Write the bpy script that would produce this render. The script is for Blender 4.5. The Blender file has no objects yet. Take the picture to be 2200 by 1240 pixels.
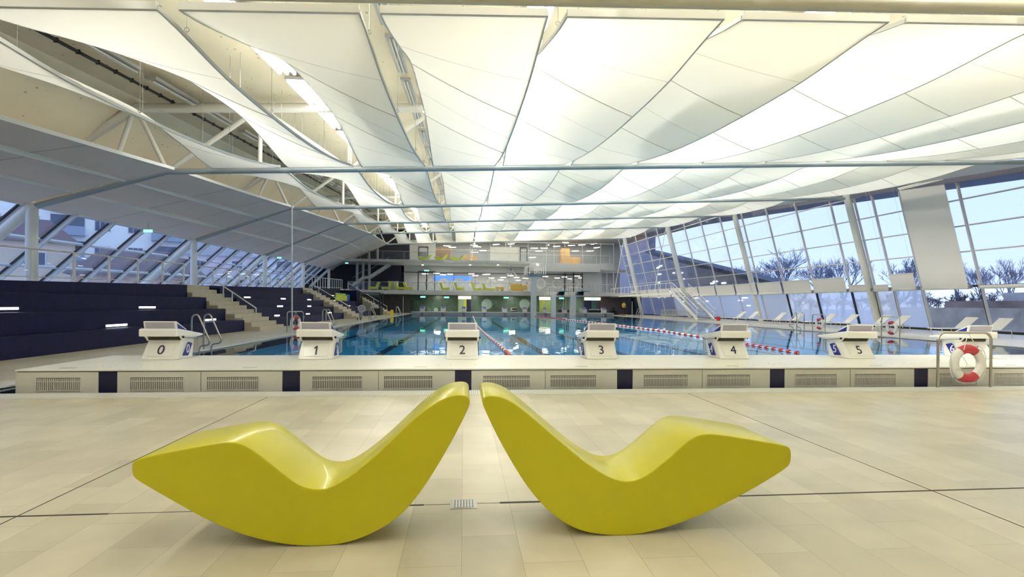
import bpy, bmesh, math, random
from mathutils import Vector, Matrix
random.seed(7)
S = bpy.context.scene
COL = S.collection
PI = math.pi
R = math.radians

# ------------------------------------------------------------------ camera
F, YAW, ROLL, CY, H = 1093.4, .0944, .0086, 654.1, 1.27
cy_, sy_ = math.cos(YAW), math.sin(YAW)
cd = bpy.data.cameras.new('camera'); cam = bpy.data.objects.new('camera', cd); COL.objects.link(cam)
cd.sensor_width = 36; cd.lens = F/2200*36; cd.shift_y = (CY-620)/2200; cd.clip_end = 2000; cd.clip_start = .02
cam.matrix_world = Matrix.Translation((0, 0, H)) @ Matrix.Rotation(-YAW, 4, 'Z') @ Matrix.Rotation(PI/2, 4, 'X') @ Matrix.Rotation(ROLL, 4, 'Z')
S.camera = cam

def W(px, py, X=None, Y=None, Z=None):
    """the world point seen at a pixel of the photograph on one of the building's planes"""
    a, b = (px-1100)/F, (py-CY)/F
    c, s = math.cos(ROLL), math.sin(ROLL)
    x, y = c*a+s*b, -s*a+c*b
    d = Vector((x*cy_+sy_, cy_-x*sy_, -y))
    if X is not None: t = X/d.x
    elif Y is not None: t = Y/d.y
    else: t = (Z-H)/d.z
    return Vector((d.x*t, d.y*t, H+d.z*t))

# ------------------------------------------------------------------ materials
MATS = {}
def mat(name, col, rough=.5, metal=0., spec=.5, noise=0., nscale=8., emit=None, estr=0., coat=0., bump=0.):
    if name in MATS: return MATS[name]
    m = bpy.data.materials.new(name); m.use_nodes = True
    nt = m.node_tree; b = nt.nodes['Principled BSDF']
    b.inputs['Base Color'].default_value = (*col, 1); b.inputs['Roughness'].default_value = rough
    b.inputs['Metallic'].default_value = metal; b.inputs['Specular IOR Level'].default_value = spec
    b.inputs['Coat Weight'].default_value = coat
    if emit: b.inputs['Emission Color'].default_value = (*emit, 1); b.inputs['Emission Strength'].default_value = estr
    if noise or bump:
        tc = nt.nodes.new('ShaderNodeTexCoord'); n = nt.nodes.new('ShaderNodeTexNoise')
        n.inputs['Scale'].default_value = nscale; n.inputs['Detail'].default_value = 4
        nt.links.new(tc.outputs['Object'], n.inputs['Vector'])
        if noise:
            r = nt.nodes.new('ShaderNodeMapRange'); r.inputs[1].default_value = .3; r.inputs[2].default_value = .7
            r.inputs[3].default_value = 1-noise; r.inputs[4].default_value = 1+noise
            v = nt.nodes.new('ShaderNodeVectorMath'); v.operation = 'SCALE'; v.inputs[0].default_value = col
            nt.links.new(n.outputs[0], r.inputs[0]); nt.links.new(r.outputs[0], v.inputs['Scale'])
            nt.links.new(v.outputs[0], b.inputs['Base Color'])
        if bump:
            bp = nt.nodes.new('ShaderNodeBump'); bp.inputs['Strength'].default_value = bump
            nt.links.new(n.outputs[0], bp.inputs['Height']); nt.links.new(bp.outputs[0], b.inputs['Normal'])
    MATS[name] = m
    return m

def brick_mat(name, c1, c2, mortar, bw, bh, msize, rot=0, rough=.4, off=.5, noise=.06, spec=.5, coords='Object', swap=None, nsc=3.):
    m = bpy.data.materials.new(name); m.use_nodes = True; nt = m.node_tree; b = nt.nodes['Principled BSDF']
    tc = nt.nodes.new('ShaderNodeTexCoord'); mp = nt.nodes.new('ShaderNodeMapping')
    mp.inputs['Rotation'].default_value = (swap or 0, 0, rot)
    br = nt.nodes.new('ShaderNodeTexBrick'); br.offset = off
    br.inputs['Color1'].default_value = (*c1, 1); br.inputs['Color2'].default_value = (*c2, 1); br.inputs['Mortar'].default_value = (*mortar, 1)
    br.inputs['Scale'].default_value = 1; br.inputs['Mortar Size'].default_value = msize
    br.inputs['Brick Width'].default_value = bw; br.inputs['Row Height'].default_value = bh
    nt.links.new(tc.outputs[coords], mp.inputs[0]); nt.links.new(mp.outputs[0], br.inputs['Vector'])
    n = nt.nodes.new('ShaderNodeTexNoise'); n.inputs['Scale'].default_value = nsc; n.inputs['Detail'].default_value = 6
    nt.links.new(mp.outputs[0], n.inputs['Vector'])
    r = nt.nodes.new('ShaderNodeMapRange'); r.inputs[1].default_value = .3; r.inputs[2].default_value = .7
    r.inputs[3].default_value = 1-noise; r.inputs[4].default_value = 1+noise
    v = nt.nodes.new('ShaderNodeVectorMath'); v.operation = 'SCALE'
    nt.links.new(n.outputs[0], r.inputs[0]); nt.links.new(br.outputs[0], v.inputs[0]); nt.links.new(r.outputs[0], v.inputs['Scale'])
    nt.links.new(v.outputs[0], b.inputs['Base Color'])
    b.inputs['Roughness'].default_value = rough; b.inputs['Specular IOR Level'].default_value = spec
    MATS[name] = m
    return m

def glass_mat(name, tint, refl=.12, rough=0., frost=None):
    """thin pane: mostly see-through, a mirror at grazing angles"""
    m = bpy.data.materials.new(name); m.use_nodes = True; nt = m.node_tree; nt.nodes.clear()
    o = nt.nodes.new('ShaderNodeOutputMaterial'); t = nt.nodes.new('ShaderNodeBsdfTransparent'); t.inputs[0].default_value = (*tint, 1)
    g = nt.nodes.new('ShaderNodeBsdfGlossy'); g.inputs['Roughness'].default_value = rough; g.inputs[0].default_value = (.95, .97, 1, 1)
    lw = nt.nodes.new('ShaderNodeLayerWeight'); lw.inputs[0].default_value = .5
    pw = nt.nodes.new('ShaderNodeMath'); pw.operation = 'POWER'; pw.inputs[1].default_value = 5
    ad = nt.nodes.new('ShaderNodeMath'); ad.operation = 'MULTIPLY_ADD'; ad.inputs[1].default_value = .85; ad.inputs[2].default_value = refl; ad.use_clamp = True
    mx = nt.nodes.new('ShaderNodeMixShader')
    nt.links.new(lw.outputs['Facing'], pw.inputs[0]); nt.links.new(pw.outputs[0], ad.inputs[0]); nt.links.new(ad.outputs[0], mx.inputs[0])
    if frost:
        d = nt.nodes.new('ShaderNodeBsdfTranslucent'); d.inputs[0].default_value = (*frost, 1)
        d2 = nt.nodes.new('ShaderNodeBsdfDiffuse'); d2.inputs[0].default_value = (*frost, 1)
        m2 = nt.nodes.new('ShaderNodeMixShader'); m2.inputs[0].default_value = .3
        nt.links.new(d.outputs[0], m2.inputs[1]); nt.links.new(d2.outputs[0], m2.inputs[2])
        m3 = nt.nodes.new('ShaderNodeMixShader'); m3.inputs[0].default_value = .75
        nt.links.new(t.outputs[0], m3.inputs[1]); nt.links.new(m2.outputs[0], m3.inputs[2]); nt.links.new(m3.outputs[0], mx.inputs[1])
    else: nt.links.new(t.outputs[0], mx.inputs[1])
    nt.links.new(g.outputs[0], mx.inputs[2]); nt.links.new(mx.outputs[0], o.inputs[0])
    MATS[name] = m
    return m

WHITE = mat('white_paint', (.78, .78, .74), .4)
STEELW = mat('white_steel', (.72, .72, .67), .35)
STEELG = mat('grey_painted_steel', (.36, .42, .45), .35)
CHROME = mat('brushed_steel', (.5, .47, .42), .28, 1.)
LIME = mat('lime_yellow_lacquer', (.57, .52, .0008), .34, noise=.03, nscale=3, coat=.2)
LIMEF = mat('lime_upholstery', (.62, .62, .03), .6)
AMBER = mat('amber_upholstery', (.75, .45, .04), .6)
NAVY = mat('navy_cladding', (.008, .008, .046), .6, noise=.25, nscale=5, spec=.2)
NAVYP = mat('navy_panel', (.008, .009, .04), .35)
BLUE = mat('royal_blue_print', (.012, .018, .28), .4)
BLACK = mat('black_plastic', (.01, .01, .012), .4)
INK = mat('black_ink', (.012, .012, .05), .5)
BLOCKW = mat('ivory_fibreglass', (.86, .85, .80), .35, coat=.2)
PANEL = mat('ivory_panel', (.66, .64, .55), .4, noise=.05, nscale=2)
STONES = mat('sandstone_step', (.5, .45, .33), .6, noise=.06, nscale=4)
CONC = mat('smooth_concrete', (.48, .48, .46), .6, noise=.08, nscale=2)
CONCD = mat('dark_concrete', (.085, .08, .085), .6, noise=.15, nscale=1.5)
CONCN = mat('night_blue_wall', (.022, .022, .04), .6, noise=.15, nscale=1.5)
GREYP = mat('grey_wall_panel', (.52, .53, .52), .5)
ACOU = mat('grey_acoustic_panel', (.84, .79, .74), .7, noise=.03, nscale=1.5)
PLY = mat('orange_plywood', (.45, .25, .08), .5, noise=.2, nscale=1)
RED = mat('signal_red', (.55, .02, .02), .4)
YEL = mat('safety_yellow', (.8, .6, .01), .4)
GREEN = mat('apple_green', (.3, .5, .02), .5)
TEAL = mat('teal_board', (.05, .25, .28), .5)
CYAN = mat('sky_blue_panel', (.02, .16, .4), .5)
DFRAME = mat('black_frame', (.012, .012, .016), .4)
ROPEW = mat('white_rope', (.75, .74, .7), .7)
SKIN = mat('skin', (.5, .3, .2), .6)
LAMP = mat('lit_lamp_tube', (1, 1, 1), .5, emit=(1, .97, .86), estr=11)
LAMPG = mat('gallery_lamp_glow', (1, 1, 1), .5, emit=(1, .97, .9), estr=9)
STRIP = mat('cool_light_strip', (1, 1, 1), .5, emit=(.85, .88, 1), estr=9)
EXITG = mat('lit_green_sign', (.1, .8, .5), .5, emit=(.2, 1, .6), estr=2.2)
SCREEN = mat('lit_blue_screen', (.02, .1, .4), .5, emit=(.02, .15, .5), estr=.25)
ALU = mat('grey_aluminium', (.45, .46, .47), .35, .5)

FLOOR = brick_mat('beige_stone_tiles', (.63, .575, .43), (.52, .475, .345), (.36, .32, .23), .62, .3, .0015, rot=PI/2, rough=.32, noise=.10, nsc=2.2)
GRATE = brick_mat('white_overflow_grate', (.72, .72, .66), (.70, .70, .64), (.35, .35, .32), .03, .3, .004, rough=.4, off=0)
MOSAIC = brick_mat('green_glass_mosaic', (.03, .07, .05), (.08, .125, .09), (.03, .045, .035), .12, .12, .01, rough=.3, swap=PI/2, noise=.35, nsc=.9)

def roof_mat():
    m = mat('cream_timber_deck', (.78, .71, .53), .6, noise=.05, nscale=.7)
    nt = m.node_tree; b = nt.nodes['Principled BSDF']; src = b.inputs['Base Color'].links[0].from_socket
    tc = nt.nodes.new('ShaderNodeTexCoord'); v = nt.nodes.new('ShaderNodeTexVoronoi'); v.inputs['Scale'].default_value = 3.6
    mp = nt.nodes.new('ShaderNodeMapping'); mp.inputs['Scale'].default_value = (1, .55, 1)
    r = nt.nodes.new('ShaderNodeMapRange'); r.inputs[1].default_value = .07; r.inputs[2].default_value = .12; r.inputs[3].default_value = .5; r.inputs[4].default_value = 1
    sc = nt.nodes.new('ShaderNodeVectorMath'); sc.operation = 'SCALE'
    nt.links.new(tc.outputs['Object'], mp.inputs[0]); nt.links.new(mp.outputs[0], v.inputs['Vector']); nt.links.new(v.outputs['Distance'], r.inputs[0])
    nt.links.new(src, sc.inputs[0]); nt.links.new(r.outputs[0], sc.inputs['Scale']); nt.links.new(sc.outputs[0], b.inputs['Base Color'])
    return m
ROOF = roof_mat()

def sail_mat(name='white_sail_fabric', c1=(.84, .84, .80), c2=(.88, .88, .83), tr=.39):
    m = bpy.data.materials.new(name); m.use_nodes = True; nt = m.node_tree; nt.nodes.clear()
    o = nt.nodes.new('ShaderNodeOutputMaterial'); d = nt.nodes.new('ShaderNodeBsdfDiffuse'); t = nt.nodes.new('ShaderNodeBsdfTranslucent')
    tc = nt.nodes.new('ShaderNodeTexCoord'); n = nt.nodes.new('ShaderNodeTexNoise'); n.inputs['Scale'].default_value = .6
    r = nt.nodes.new('ShaderNodeMix'); r.data_type = 'RGBA'; r.inputs[6].default_value = (*c1, 1); r.inputs[7].default_value = (*c2, 1)
    nt.links.new(tc.outputs['Object'], n.inputs[0]); nt.links.new(n.outputs[0], r.inputs[0])
    nt.links.new(r.outputs[2], d.inputs[0]); nt.links.new(r.outputs[2], t.inputs[0])
    mx = nt.nodes.new('ShaderNodeMixShader'); mx.inputs[0].default_value = tr
    nt.links.new(d.outputs[0], mx.inputs[1]); nt.links.new(t.outputs[0], mx.inputs[2]); nt.links.new(mx.outputs[0], o.inputs[0])
    MATS['sail'] = m
    return m
SAIL = sail_mat()
ACOU = sail_mat('grey_panel_fabric', (.90, .84, .81), (.93, .87, .84), .36)

def water_mat():
    m = bpy.data.materials.new('pool_water'); m.use_nodes = True; nt = m.node_tree; nt.nodes.clear()
    o = nt.nodes.new('ShaderNodeOutputMaterial'); t = nt.nodes.new('ShaderNodeBsdfTransparent'); t.inputs[0].default_value = (.58, .88, 1, 1)
    g = nt.nodes.new('ShaderNodeBsdfGlossy'); g.inputs['Roughness'].default_value = .02; g.inputs[0].default_value = (.92, .96, 1, 1)
    fr = nt.nodes.new('ShaderNodeFresnel'); fr.inputs[0].default_value = 1.33
    tc = nt.nodes.new('ShaderNodeTexCoord')
    mp = nt.nodes.new('ShaderNodeMapping'); mp.inputs['Scale'].default_value = (1.1, .5, 1)
    n = nt.nodes.new('ShaderNodeTexNoise'); n.inputs['Scale'].default_value = 1.6; n.inputs['Detail'].default_value = 2.5
    bp = nt.nodes.new('ShaderNodeBump'); bp.inputs['Strength'].default_value = .09; bp.inputs['Distance'].default_value = .06
    nt.links.new(tc.outputs['Object'], mp.inputs[0]); nt.links.new(mp.outputs[0], n.inputs[0]); nt.links.new(n.outputs[0], bp.inputs['Height'])
    nt.links.new(bp.outputs[0], g.inputs['Normal']); nt.links.new(bp.outputs[0], fr.inputs['Normal'])
    mx = nt.nodes.new('ShaderNodeMixShader')
    nt.links.new(fr.outputs[0], mx.inputs[0]); nt.links.new(t.outputs[0], mx.inputs[1]); nt.links.new(g.outputs[0], mx.inputs[2]); nt.links.new(mx.outputs[0], o.inputs[0])
    return m
WATER = water_mat()
GLASS = glass_mat('clear_glass', (.93, .96, .98), .035)
GLASSB = glass_mat('balustrade_glass', (.9, .94, .95), .05)
GLASSF = glass_mat('facade_glass', (.77, .82, .90), .045)
FROST = glass_mat('frosted_glass', (.8, .82, .84), .05, .25, (.78, .79, .82))
FROSTB = glass_mat('blue_foiled_glass', (.72, .80, .98), .05, .1, (.80, .86, .98))

# ------------------------------------------------------------------ mesh building
class MB:
    def __init__(s): s.v = []; s.f = []; s.sm = []
    def add(s, vs, fs, smooth=False):
        n = len(s.v); s.v += [Vector(p) for p in vs]; s.f += [tuple(n+i for i in f) for f in fs]; s.sm += [smooth]*len(fs)
        return s
    def box(s, x0, x1, y0, y1, z0, z1):
        x0, x1 = sorted((x0, x1)); y0, y1 = sorted((y0, y1)); z0, z1 = sorted((z0, z1))
        return s.add([(x0,y0,z0),(x1,y0,z0),(x1,y1,z0),(x0,y1,z0),(x0,y0,z1),(x1,y0,z1),(x1,y1,z1),(x0,y1,z1)],
                     [(0,3,2,1),(4,5,6,7),(0,1,5,4),(1,2,6,5),(2,3,7,6),(3,0,4,7)])
    def hexa(s, b, t):
        return s.add(list(b)+list(t), [(0,3,2,1),(4,5,6,7),(0,1,5,4),(1,2,6,5),(2,3,7,6),(3,0,4,7)])
    def quad(s, a, b, c, d): return s.add([a, b, c, d], [(0, 1, 2, 3)])
    def bar(s, p0, p1, w, h, up=(0, 0, 1)):
        p0, p1 = Vector(p0), Vector(p1); d = (p1-p0).normalized(); u = Vector(up)
        r = d.cross(u)
        if r.length < 1e-4: r = d.cross(Vector((1, 0, 0)))
        r.normalize(); u = r.cross(d)
        r = r*w/2; u = u*h/2
        return s.hexa([p0-r-u, p0+r-u, p0+r+u, p0-r+u], [p1-r-u, p1+r-u, p1+r+u, p1-r+u])
    def tube(s, pts, r, n=8, cap=True):
        pts = [Vector(p) for p in pts]; rings = []
        rr = r if isinstance(r, (list, tuple)) else [r]*len(pts)
        prev = None
        for i, p in enumerate(pts):
            a = pts[max(0, i-1)]; b = pts[min(len(pts)-1, i+1)]; d = (b-a).normalized()
            if prev is None:
                u = d.cross(Vector((0, 0, 1)))
                if u.length < .05: u = d.cross(Vector((1, 0, 0)))
            else: u = prev-d*prev.dot(d)
            u.normalize(); prev = u; w = d.cross(u)
            rings.append([p+(u*math.cos(2*PI*k/n)+w*math.sin(2*PI*k/n))*rr[i] for k in range(n)])
        vs = [v for g in rings for v in g]; fs = []
        for i in range(len(pts)-1):
            for k in range(n):
                fs.append((i*n+k, i*n+(k+1) % n, (i+1)*n+(k+1) % n, (i+1)*n+k))
        s.add(vs, fs, True)
        if cap:
            b0 = len(s.v)-len(vs); e = b0+(len(pts)-1)*n
            s.f += [tuple(b0+k for k in range(n-1, -1, -1)), tuple(e+k for k in range(n))]; s.sm += [False, False]
        return s
    def disc(s, c, r, axis, h, n=24, r2=None):
        c = Vector(c); a = Vector(axis).normalized()
        if r2 is None: return s.tube([c-a*h/2, c+a*h/2], r, n)
        u = a.cross(Vector((0, 0, 1))); u = u.normalized() if u.length > .01 else Vector((1, 0, 0)); w = a.cross(u)
        P = lambda q, k, t: c+(u*math.cos(2*PI*k/n)+w*math.sin(2*PI*k/n))*q+a*t
        vs = []; fs = []
        for k in range(n): vs += [P(r, k, -h/2), P(r, k, h/2), P(r2, k, h/2), P(r2, k, -h/2)]
        for k in range(n):
            j = (k+1) % n
            for e in range(4): fs.append((k*4+e, j*4+e, j*4+(e+1) % 4, k*4+(e+1) % 4))
        return s.add(vs, fs)
    def prism(s, poly, axis, lo, hi):
        """poly: outline in the two other axes (y,z), (x,z) or (x,y)"""
        def P(a, b, t): return {'x': (t, a, b), 'y': (a, t, b), 'z': (a, b, t)}[axis]
        n = len(poly)
        s.add([P(a, b, lo) for a, b in poly]+[P(a, b, hi) for a, b in poly],
              [tuple(range(n)), tuple(range(2*n-1, n-1, -1))]+[(i, i+n, (i+1) % n+n, (i+1) % n) for i in range(n)])
        return s
    def sphere(s, c, r, n=10, m=6, sc=(1, 1, 1)):
        vs = []; fs = []
        for j in range(m+1):
            t = PI*j/m
            for k in range(n): vs.append((c[0]+r*sc[0]*math.sin(t)*math.cos(2*PI*k/n), c[1]+r*sc[1]*math.sin(t)*math.sin(2*PI*k/n), c[2]+r*sc[2]*math.cos(t)))
        for j in range(m):
            for k in range(n): fs.append((j*n+k, (j+1)*n+k, (j+1)*n+(k+1) % n, j*n+(k+1) % n))
        return s.add(vs, fs, True)
    def torus(s, c, R0, r0, axis=(0, 1, 0), a0=0, a1=2*PI, n=32, m=10, flat=1.):
        c = Vector(c); a = Vector(axis).normalized(); u = a.cross(Vector((0, 0, 1))).normalized(); w = Vector((0, 0, 1))
        full = abs(a1-a0-2*PI) < 1e-6; vs = []; fs = []; N = n if full else n+1
        for i in range(N):
            t = a0+(a1-a0)*i/n; d = u*math.cos(t)+w*math.sin(t)
            for k in range(m):
                q = 2*PI*k/m; vs.append(c+d*(R0+r0*math.cos(q))+a*r0*flat*math.sin(q))
        for i in range(n):
            for k in range(m): fs.append((i*m+k, ((i+1) % N)*m+k, ((i+1) % N)*m+(k+1) % m, i*m+(k+1) % m))
        return s.add(vs, fs, True)
    def mesh(s, name, m, off=Vector((0, 0, 0)), fix=True):
        me = bpy.data.meshes.new(name); me.from_pydata([tuple(v-off) for v in s.v], [], s.f)
        me.polygons.foreach_set('use_smooth', s.sm)
        if fix:
            b = bmesh.new(); b.from_mesh(me); bmesh.ops.recalc_face_normals(b, faces=b.faces); b.to_mesh(me); b.free()
        if m is not None: me.materials.append(m)
        if any(s.sm): me.set_sharp_from_angle(angle=R(50))
        me.update()
        return me

def setp(o, label=None, cat=None, group=None, kind=None):
    if label: o['label'] = label
    if cat: o['category'] = cat
    if group: o['group'] = group
    if kind: o['kind'] = kind
    return o
def thing(name, label, cat, loc=(0, 0, 0), group=None, rz=0):
    o = bpy.data.objects.new(name, None); o.location = loc; o.rotation_euler[2] = rz; o.empty_display_size = .2; COL.objects.link(o)
    return setp(o, label, cat, group)
def part(name, mb, m, par, local=False, bevel=0, label=None, kind=None):
    """mesh under a thing; mb is in world coordinates unless local"""
    off = Vector((0, 0, 0))
    if not local:
        q = par
        while q is not None: off = off+q.location; q = q.parent
    o = bpy.data.objects.new(name, mb.mesh(name, m, off)); COL.objects.link(o); o.parent = par
    if bevel: bev(o, bevel)
    return setp(o, label, kind=kind)
def bev(o, w, seg=2, ang=40):
    b = o.modifiers.new('bevel', 'BEVEL'); b.width = w; b.segments = seg; b.limit_method = 'ANGLE'; b.angle_limit = R(ang)
def solo(name, mb, m, label, cat, group=None, bevel=0, kind=None):
    lo = Vector((min(v.x for v in mb.v), min(v.y for v in mb.v), min(v.z for v in mb.v))); hi = Vector((max(v.x for v in mb.v), max(v.y for v in mb.v), lo.z))
    c = (lo+hi)/2
    o = bpy.data.objects.new(name, mb.mesh(name, m, c)); o.location = c; COL.objects.link(o)
    if bevel: bev(o, bevel)
    return setp(o, label, cat, group, kind)
def struct(name, mb, m, par=None, fix=True):
    o = bpy.data.objects.new(name, mb.mesh(name, m, fix=fix)); COL.objects.link(o); o.parent = par
    if par is None: o['kind'] = 'structure'
    return o
def dup(o, loc=None, label=None, par=None, group=None, rz=None):
    c = o.copy(); COL.objects.link(c)
    if par is not None: c.parent = par
    if loc is not None: c.location = loc
    if rz is not None: c.rotation_euler[2] = rz
    if label: c['label'] = label
    if group: c['group'] = group
    for ch in list(o.children): dup(ch, par=c)
    return c
def text(name, s, size, m, par, mw, shear=0., extrude=.002):
    """lettering as a mesh child, placed by a local matrix"""
    if s == '1':
        k = size*.35; q = [(.02, -1), (.30, -1), (.30, 1), (.12, 1), (-.36, .62), (-.36, .36), (.02, .58)]
        me = MB().prism([(a*k+shear*b*k, b*k) for a, b in q], 'z', -extrude, extrude).mesh(name, m)
        o = bpy.data.objects.new(name, me); COL.objects.link(o); o.parent = par; o.matrix_local = mw
        return o
    cu = bpy.data.curves.new(name, 'FONT'); cu.body = s; cu.size = size; cu.align_x = 'CENTER'; cu.align_y = 'CENTER'; cu.extrude = extrude; cu.shear = shear
    t = bpy.data.objects.new(name, cu); COL.objects.link(t)
    me = bpy.data.meshes.new_from_object(t.evaluated_get(bpy.context.evaluated_depsgraph_get())); bpy.data.objects.remove(t)
    me.materials.clear(); me.materials.append(m)
    o = bpy.data.objects.new(name, me); COL.objects.link(o); o.parent = par; o.matrix_local = mw
    return o
def part_split(name, mb, m, par, local=False):
    """every loose piece becomes a part of its own"""
    n = len(mb.v); root = list(range(n))
    def fd(i):
        while root[i] != i: root[i] = root[root[i]]; i = root[i]
        return i
    for f in mb.f:
        for k in f[1:]: root[fd(k)] = fd(f[0])
    grp = {}
    for f, sm in zip(mb.f, mb.sm): grp.setdefault(fd(f[0]), []).append((f, sm))
    for fs in grp.values():
        ids = sorted({i for f, _ in fs for i in f}); mp = {i: k for k, i in enumerate(ids)}
        q = MB(); q.v = [mb.v[i] for i in ids]; q.f = [tuple(mp[i] for i in f) for f, _ in fs]; q.sm = [b for _, b in fs]
        part(name, q, m, par, local)
ORD = ['first', 'second', 'third', 'fourth', 'fifth', 'sixth', 'seventh', 'eighth', 'ninth', 'tenth', 'eleventh', 'twelfth', 'thirteenth', 'fourteenth', 'fifteenth', 'sixteenth', 'seventeenth', 'eighteenth', 'nineteenth', 'twentieth']

def lerpt(tab, y):
    if y <= tab[0][0]: a, b = tab[0], tab[1]
    elif y >= tab[-1][0]: a, b = tab[-2], tab[-1]
    else:
        for a, b in zip(tab, tab[1:]):
            if a[0] <= y <= b[0]: break
    return a[1]+(b[1]-a[1])*(y-a[0])/(b[0]-a[0])
YC = [-5.8, 6.2, 18.2, 30.2, 42.2, 54.2, 66.2]
ZC = [3.85, 5.0, 6.10, 7.10, 8.10, 8.95, 9.25]
XL = [-12.4, -13.3, -14.2, -15.15, -15.8, -16.5, -17.0]
ZL = [3.7, 4.0, 4.34, 4.67, 4.96, 5.3, 5.5]
zc = lambda y: lerpt(list(zip(YC, ZC)), y)
xl = lambda y: lerpt(list(zip(YC, XL)), y)
zl = lambda y: lerpt(list(zip(YC, ZL)), y)
XG = lambda y, z: 27.2-.055*(y-20)-.27*z        # leaning facade plane on the right
SL = .045
KX = -10.
zchord = lambda x, y: zc(y)+SL*x

exec_parts = []

# ------------------------------------------------------------------ floor, pool, water
PX0, PX1, PY0, PY1 = -6.7, 18.35, 7.5, 64.3      # pool edges
m = MB()
m.box(-12, 30, -7.9, PY0-.38, -.3, 0)               # hall floor in front
m.box(-12, PX0-.28, PY0-.38, 72, -.3, 0)
m.box(PX1+.3, 30, PY0-.38, 72, -.3, 0)
m.box(PX0-.28, PX1+.3, PY1, 72, -.3, 0)
struct('floor', m, FLOOR)
m = MB(); m.box(PX0-.28, PX1+.3, PY0-.38, PY0, -.3, .004); m.box(PX0-.28, PX0, PY0, PY1, -.3, .004); m.box(PX1, PX1+.3, PY0, PY1, -.3, .004)
struct('trim_1', m, GRATE)
BOT = -.27
TILEP = brick_mat('pool_floor_tiles', (.15, .62, .97), (.14, .59, .94), (.08, .42, .74), 2.5, 2.5, .03, rough=.4, off=0, noise=.06)
m = MB(); m.box(PX0, PX1, PY0, PY1, BOT-.1, BOT)
struct('pool_floor', m, TILEP)
m = MB()
m.box(PX0-.02, PX0, PY0, PY1, BOT, -.02); m.box(PX1, PX1+.02, PY0, PY1, BOT, -.02); m.box(PX0, PX1, PY1, PY1+.02, BOT, -.02); m.box(PX0, PX1, PY0-.02, PY0, BOT, -.02)
struct('pool_wall', m, mat('pool_tile_wall', (.2, .42, .55), .4))
LANE = mat('dark_lane_tiles', (.012, .03, .05), .5)
m = MB()
for i in range(10):
    x = -5+2.5*i
    m.box(x-.13, x+.13, 10.4, 60.2, BOT, BOT+.006); m.box(x-.5, x+.5, 59.9, 60.2, BOT, BOT+.0061)
struct('trim_2', m, LANE)
m = MB(); m.quad((PX0, PY0, -.03), (PX1, PY0, -.03), (PX1, PY1, -.03), (PX0, PY1, -.03))
struct('water', m, WATER, fix=False)

# expansion joints and drain slots in the floor
m = MB()
for x in (-2.6, 3.25): m.box(x-.004, x+.004, -2, 7.1, 0, .0012)
m.box(-12, -.72, 3.243, 3.249, 0, .0012); m.box(-.3, .3, 3.244, 3.248, 0, .0012)
m.box(-12, -2.1, 3.238, 3.254, 0, .0014); m.box(-.95, -.24, 3.236, 3.256, 0, .0014); m.box(.24, .86, 3.234, 3.258, 0, .0014); m.box(1, 20, 3.238, 3.254, 0, .0014)
struct('trim_3', m, mat('dark_joint', (.03, .025, .015), .7))
t = thing('floor_drain', 'small square steel drain grate set in the beige tiles between the two loungers', 'drain', (0.01, 3.24, 0))
part('frame', MB().box(-.075, .095, 3.165, 3.315, 0, .003), CHROME, t)
part('grate', MB().box(-.055, .075, 3.18, 3.30, .003, .005), mat('pale_steel', (.6, .6, .58), .35, .6), t)
m = MB()
for a in range(7):
    for b in range(6): m.disc((-.045+a*.0185, 3.193+b*.0195, .0052), .0055, (0, 0, 1), .001, 8)
part('drain_holes', m, BLACK, t)

# ------------------------------------------------------------------ movable bulkhead with vents
def bulkhead():
    y0, y1, x0, x1, h = 7.7, 9.68, -6.2, 18.3, .30
    t = thing('movable_bulkhead', 'long ivory bulkhead across the near end of the pool carrying the numbered starting blocks', 'bulkhead', (6, y0, -.03))
    part('deck_plate', MB().box(x0, x1, y0-.012, y1, h-.022, h), mat('ivory_deck', (.84, .82, .73), .35, noise=.03, nscale=1.5), t, bevel=.004)
    part('edge_shadow_gap', MB().box(x0+.01, x1-.01, y0+.012, y1-.02, h-.034, h-.022), BLACK, t)
    edges = [x0]
    for i in range(10): c = -5+2.5*i; edges += [c-.125, c+.125]
    edges.append(x1)
    for k in range(0, len(edges)-1, 2):
        a, b = edges[k], edges[k+1]
        if b-a < .05: continue
        part('front_panel', MB().box(a, b, y0, y0+.04, -.1, h-.034), PANEL, t, label='ivory front panel with slotted vents')
        if b-a > 2: part('panel_joint', MB().box((a+b)/2-.004, (a+b)/2+.004, y0-.003, y0, -.02, h-.04), mat('joint_grey', (.25, .24, .2), .6), t)
    for i in range(10):
        c = -5+2.5*i
        part('navy_panel', MB().box(c-.124, c+.124, y0+.006, y0+.04, -.1, h-.034), NAVYP, t, label='dark navy panel below the lane block')
        for (a, b) in ((.3, 1.01), (1.33, 2.04)):
            vent(t, c+a, c+b, y0)
    vent(t, -5.93, -5.36, y0)
    part_split('end_wall', MB().box(x0, x0+.04, y0+.04, y1, -.2, h-.034).box(x1-.04, x1, y0+.04, y1, -.2, h-.034), PANEL, t)
    part('pool_side_wall', MB().box(x0, x1, y1-.05, y1-.02, -.2, h-.034), PANEL, t)
    m = MB()
    for i in range(9):
        c = -5+2.5*i
        m.box(c-.75, c-.55, y0+.16, y0+.20, h, h+.003)
    part_split('lifting_lug', m, CHROME, t)
    m = MB()
    for i in range(10):
        for dx in (-.4, -.2, .2, .4):
            for dy in (.35, .5): m.disc((-5+2.5*i+dx, y0+dy+.05*(dx > 0), h), .012, (0, 0, 1), .003, 8)
    part('bolt_cover', m, mat('bolt_grey', (.45, .43, .38), .5), t)
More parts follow.
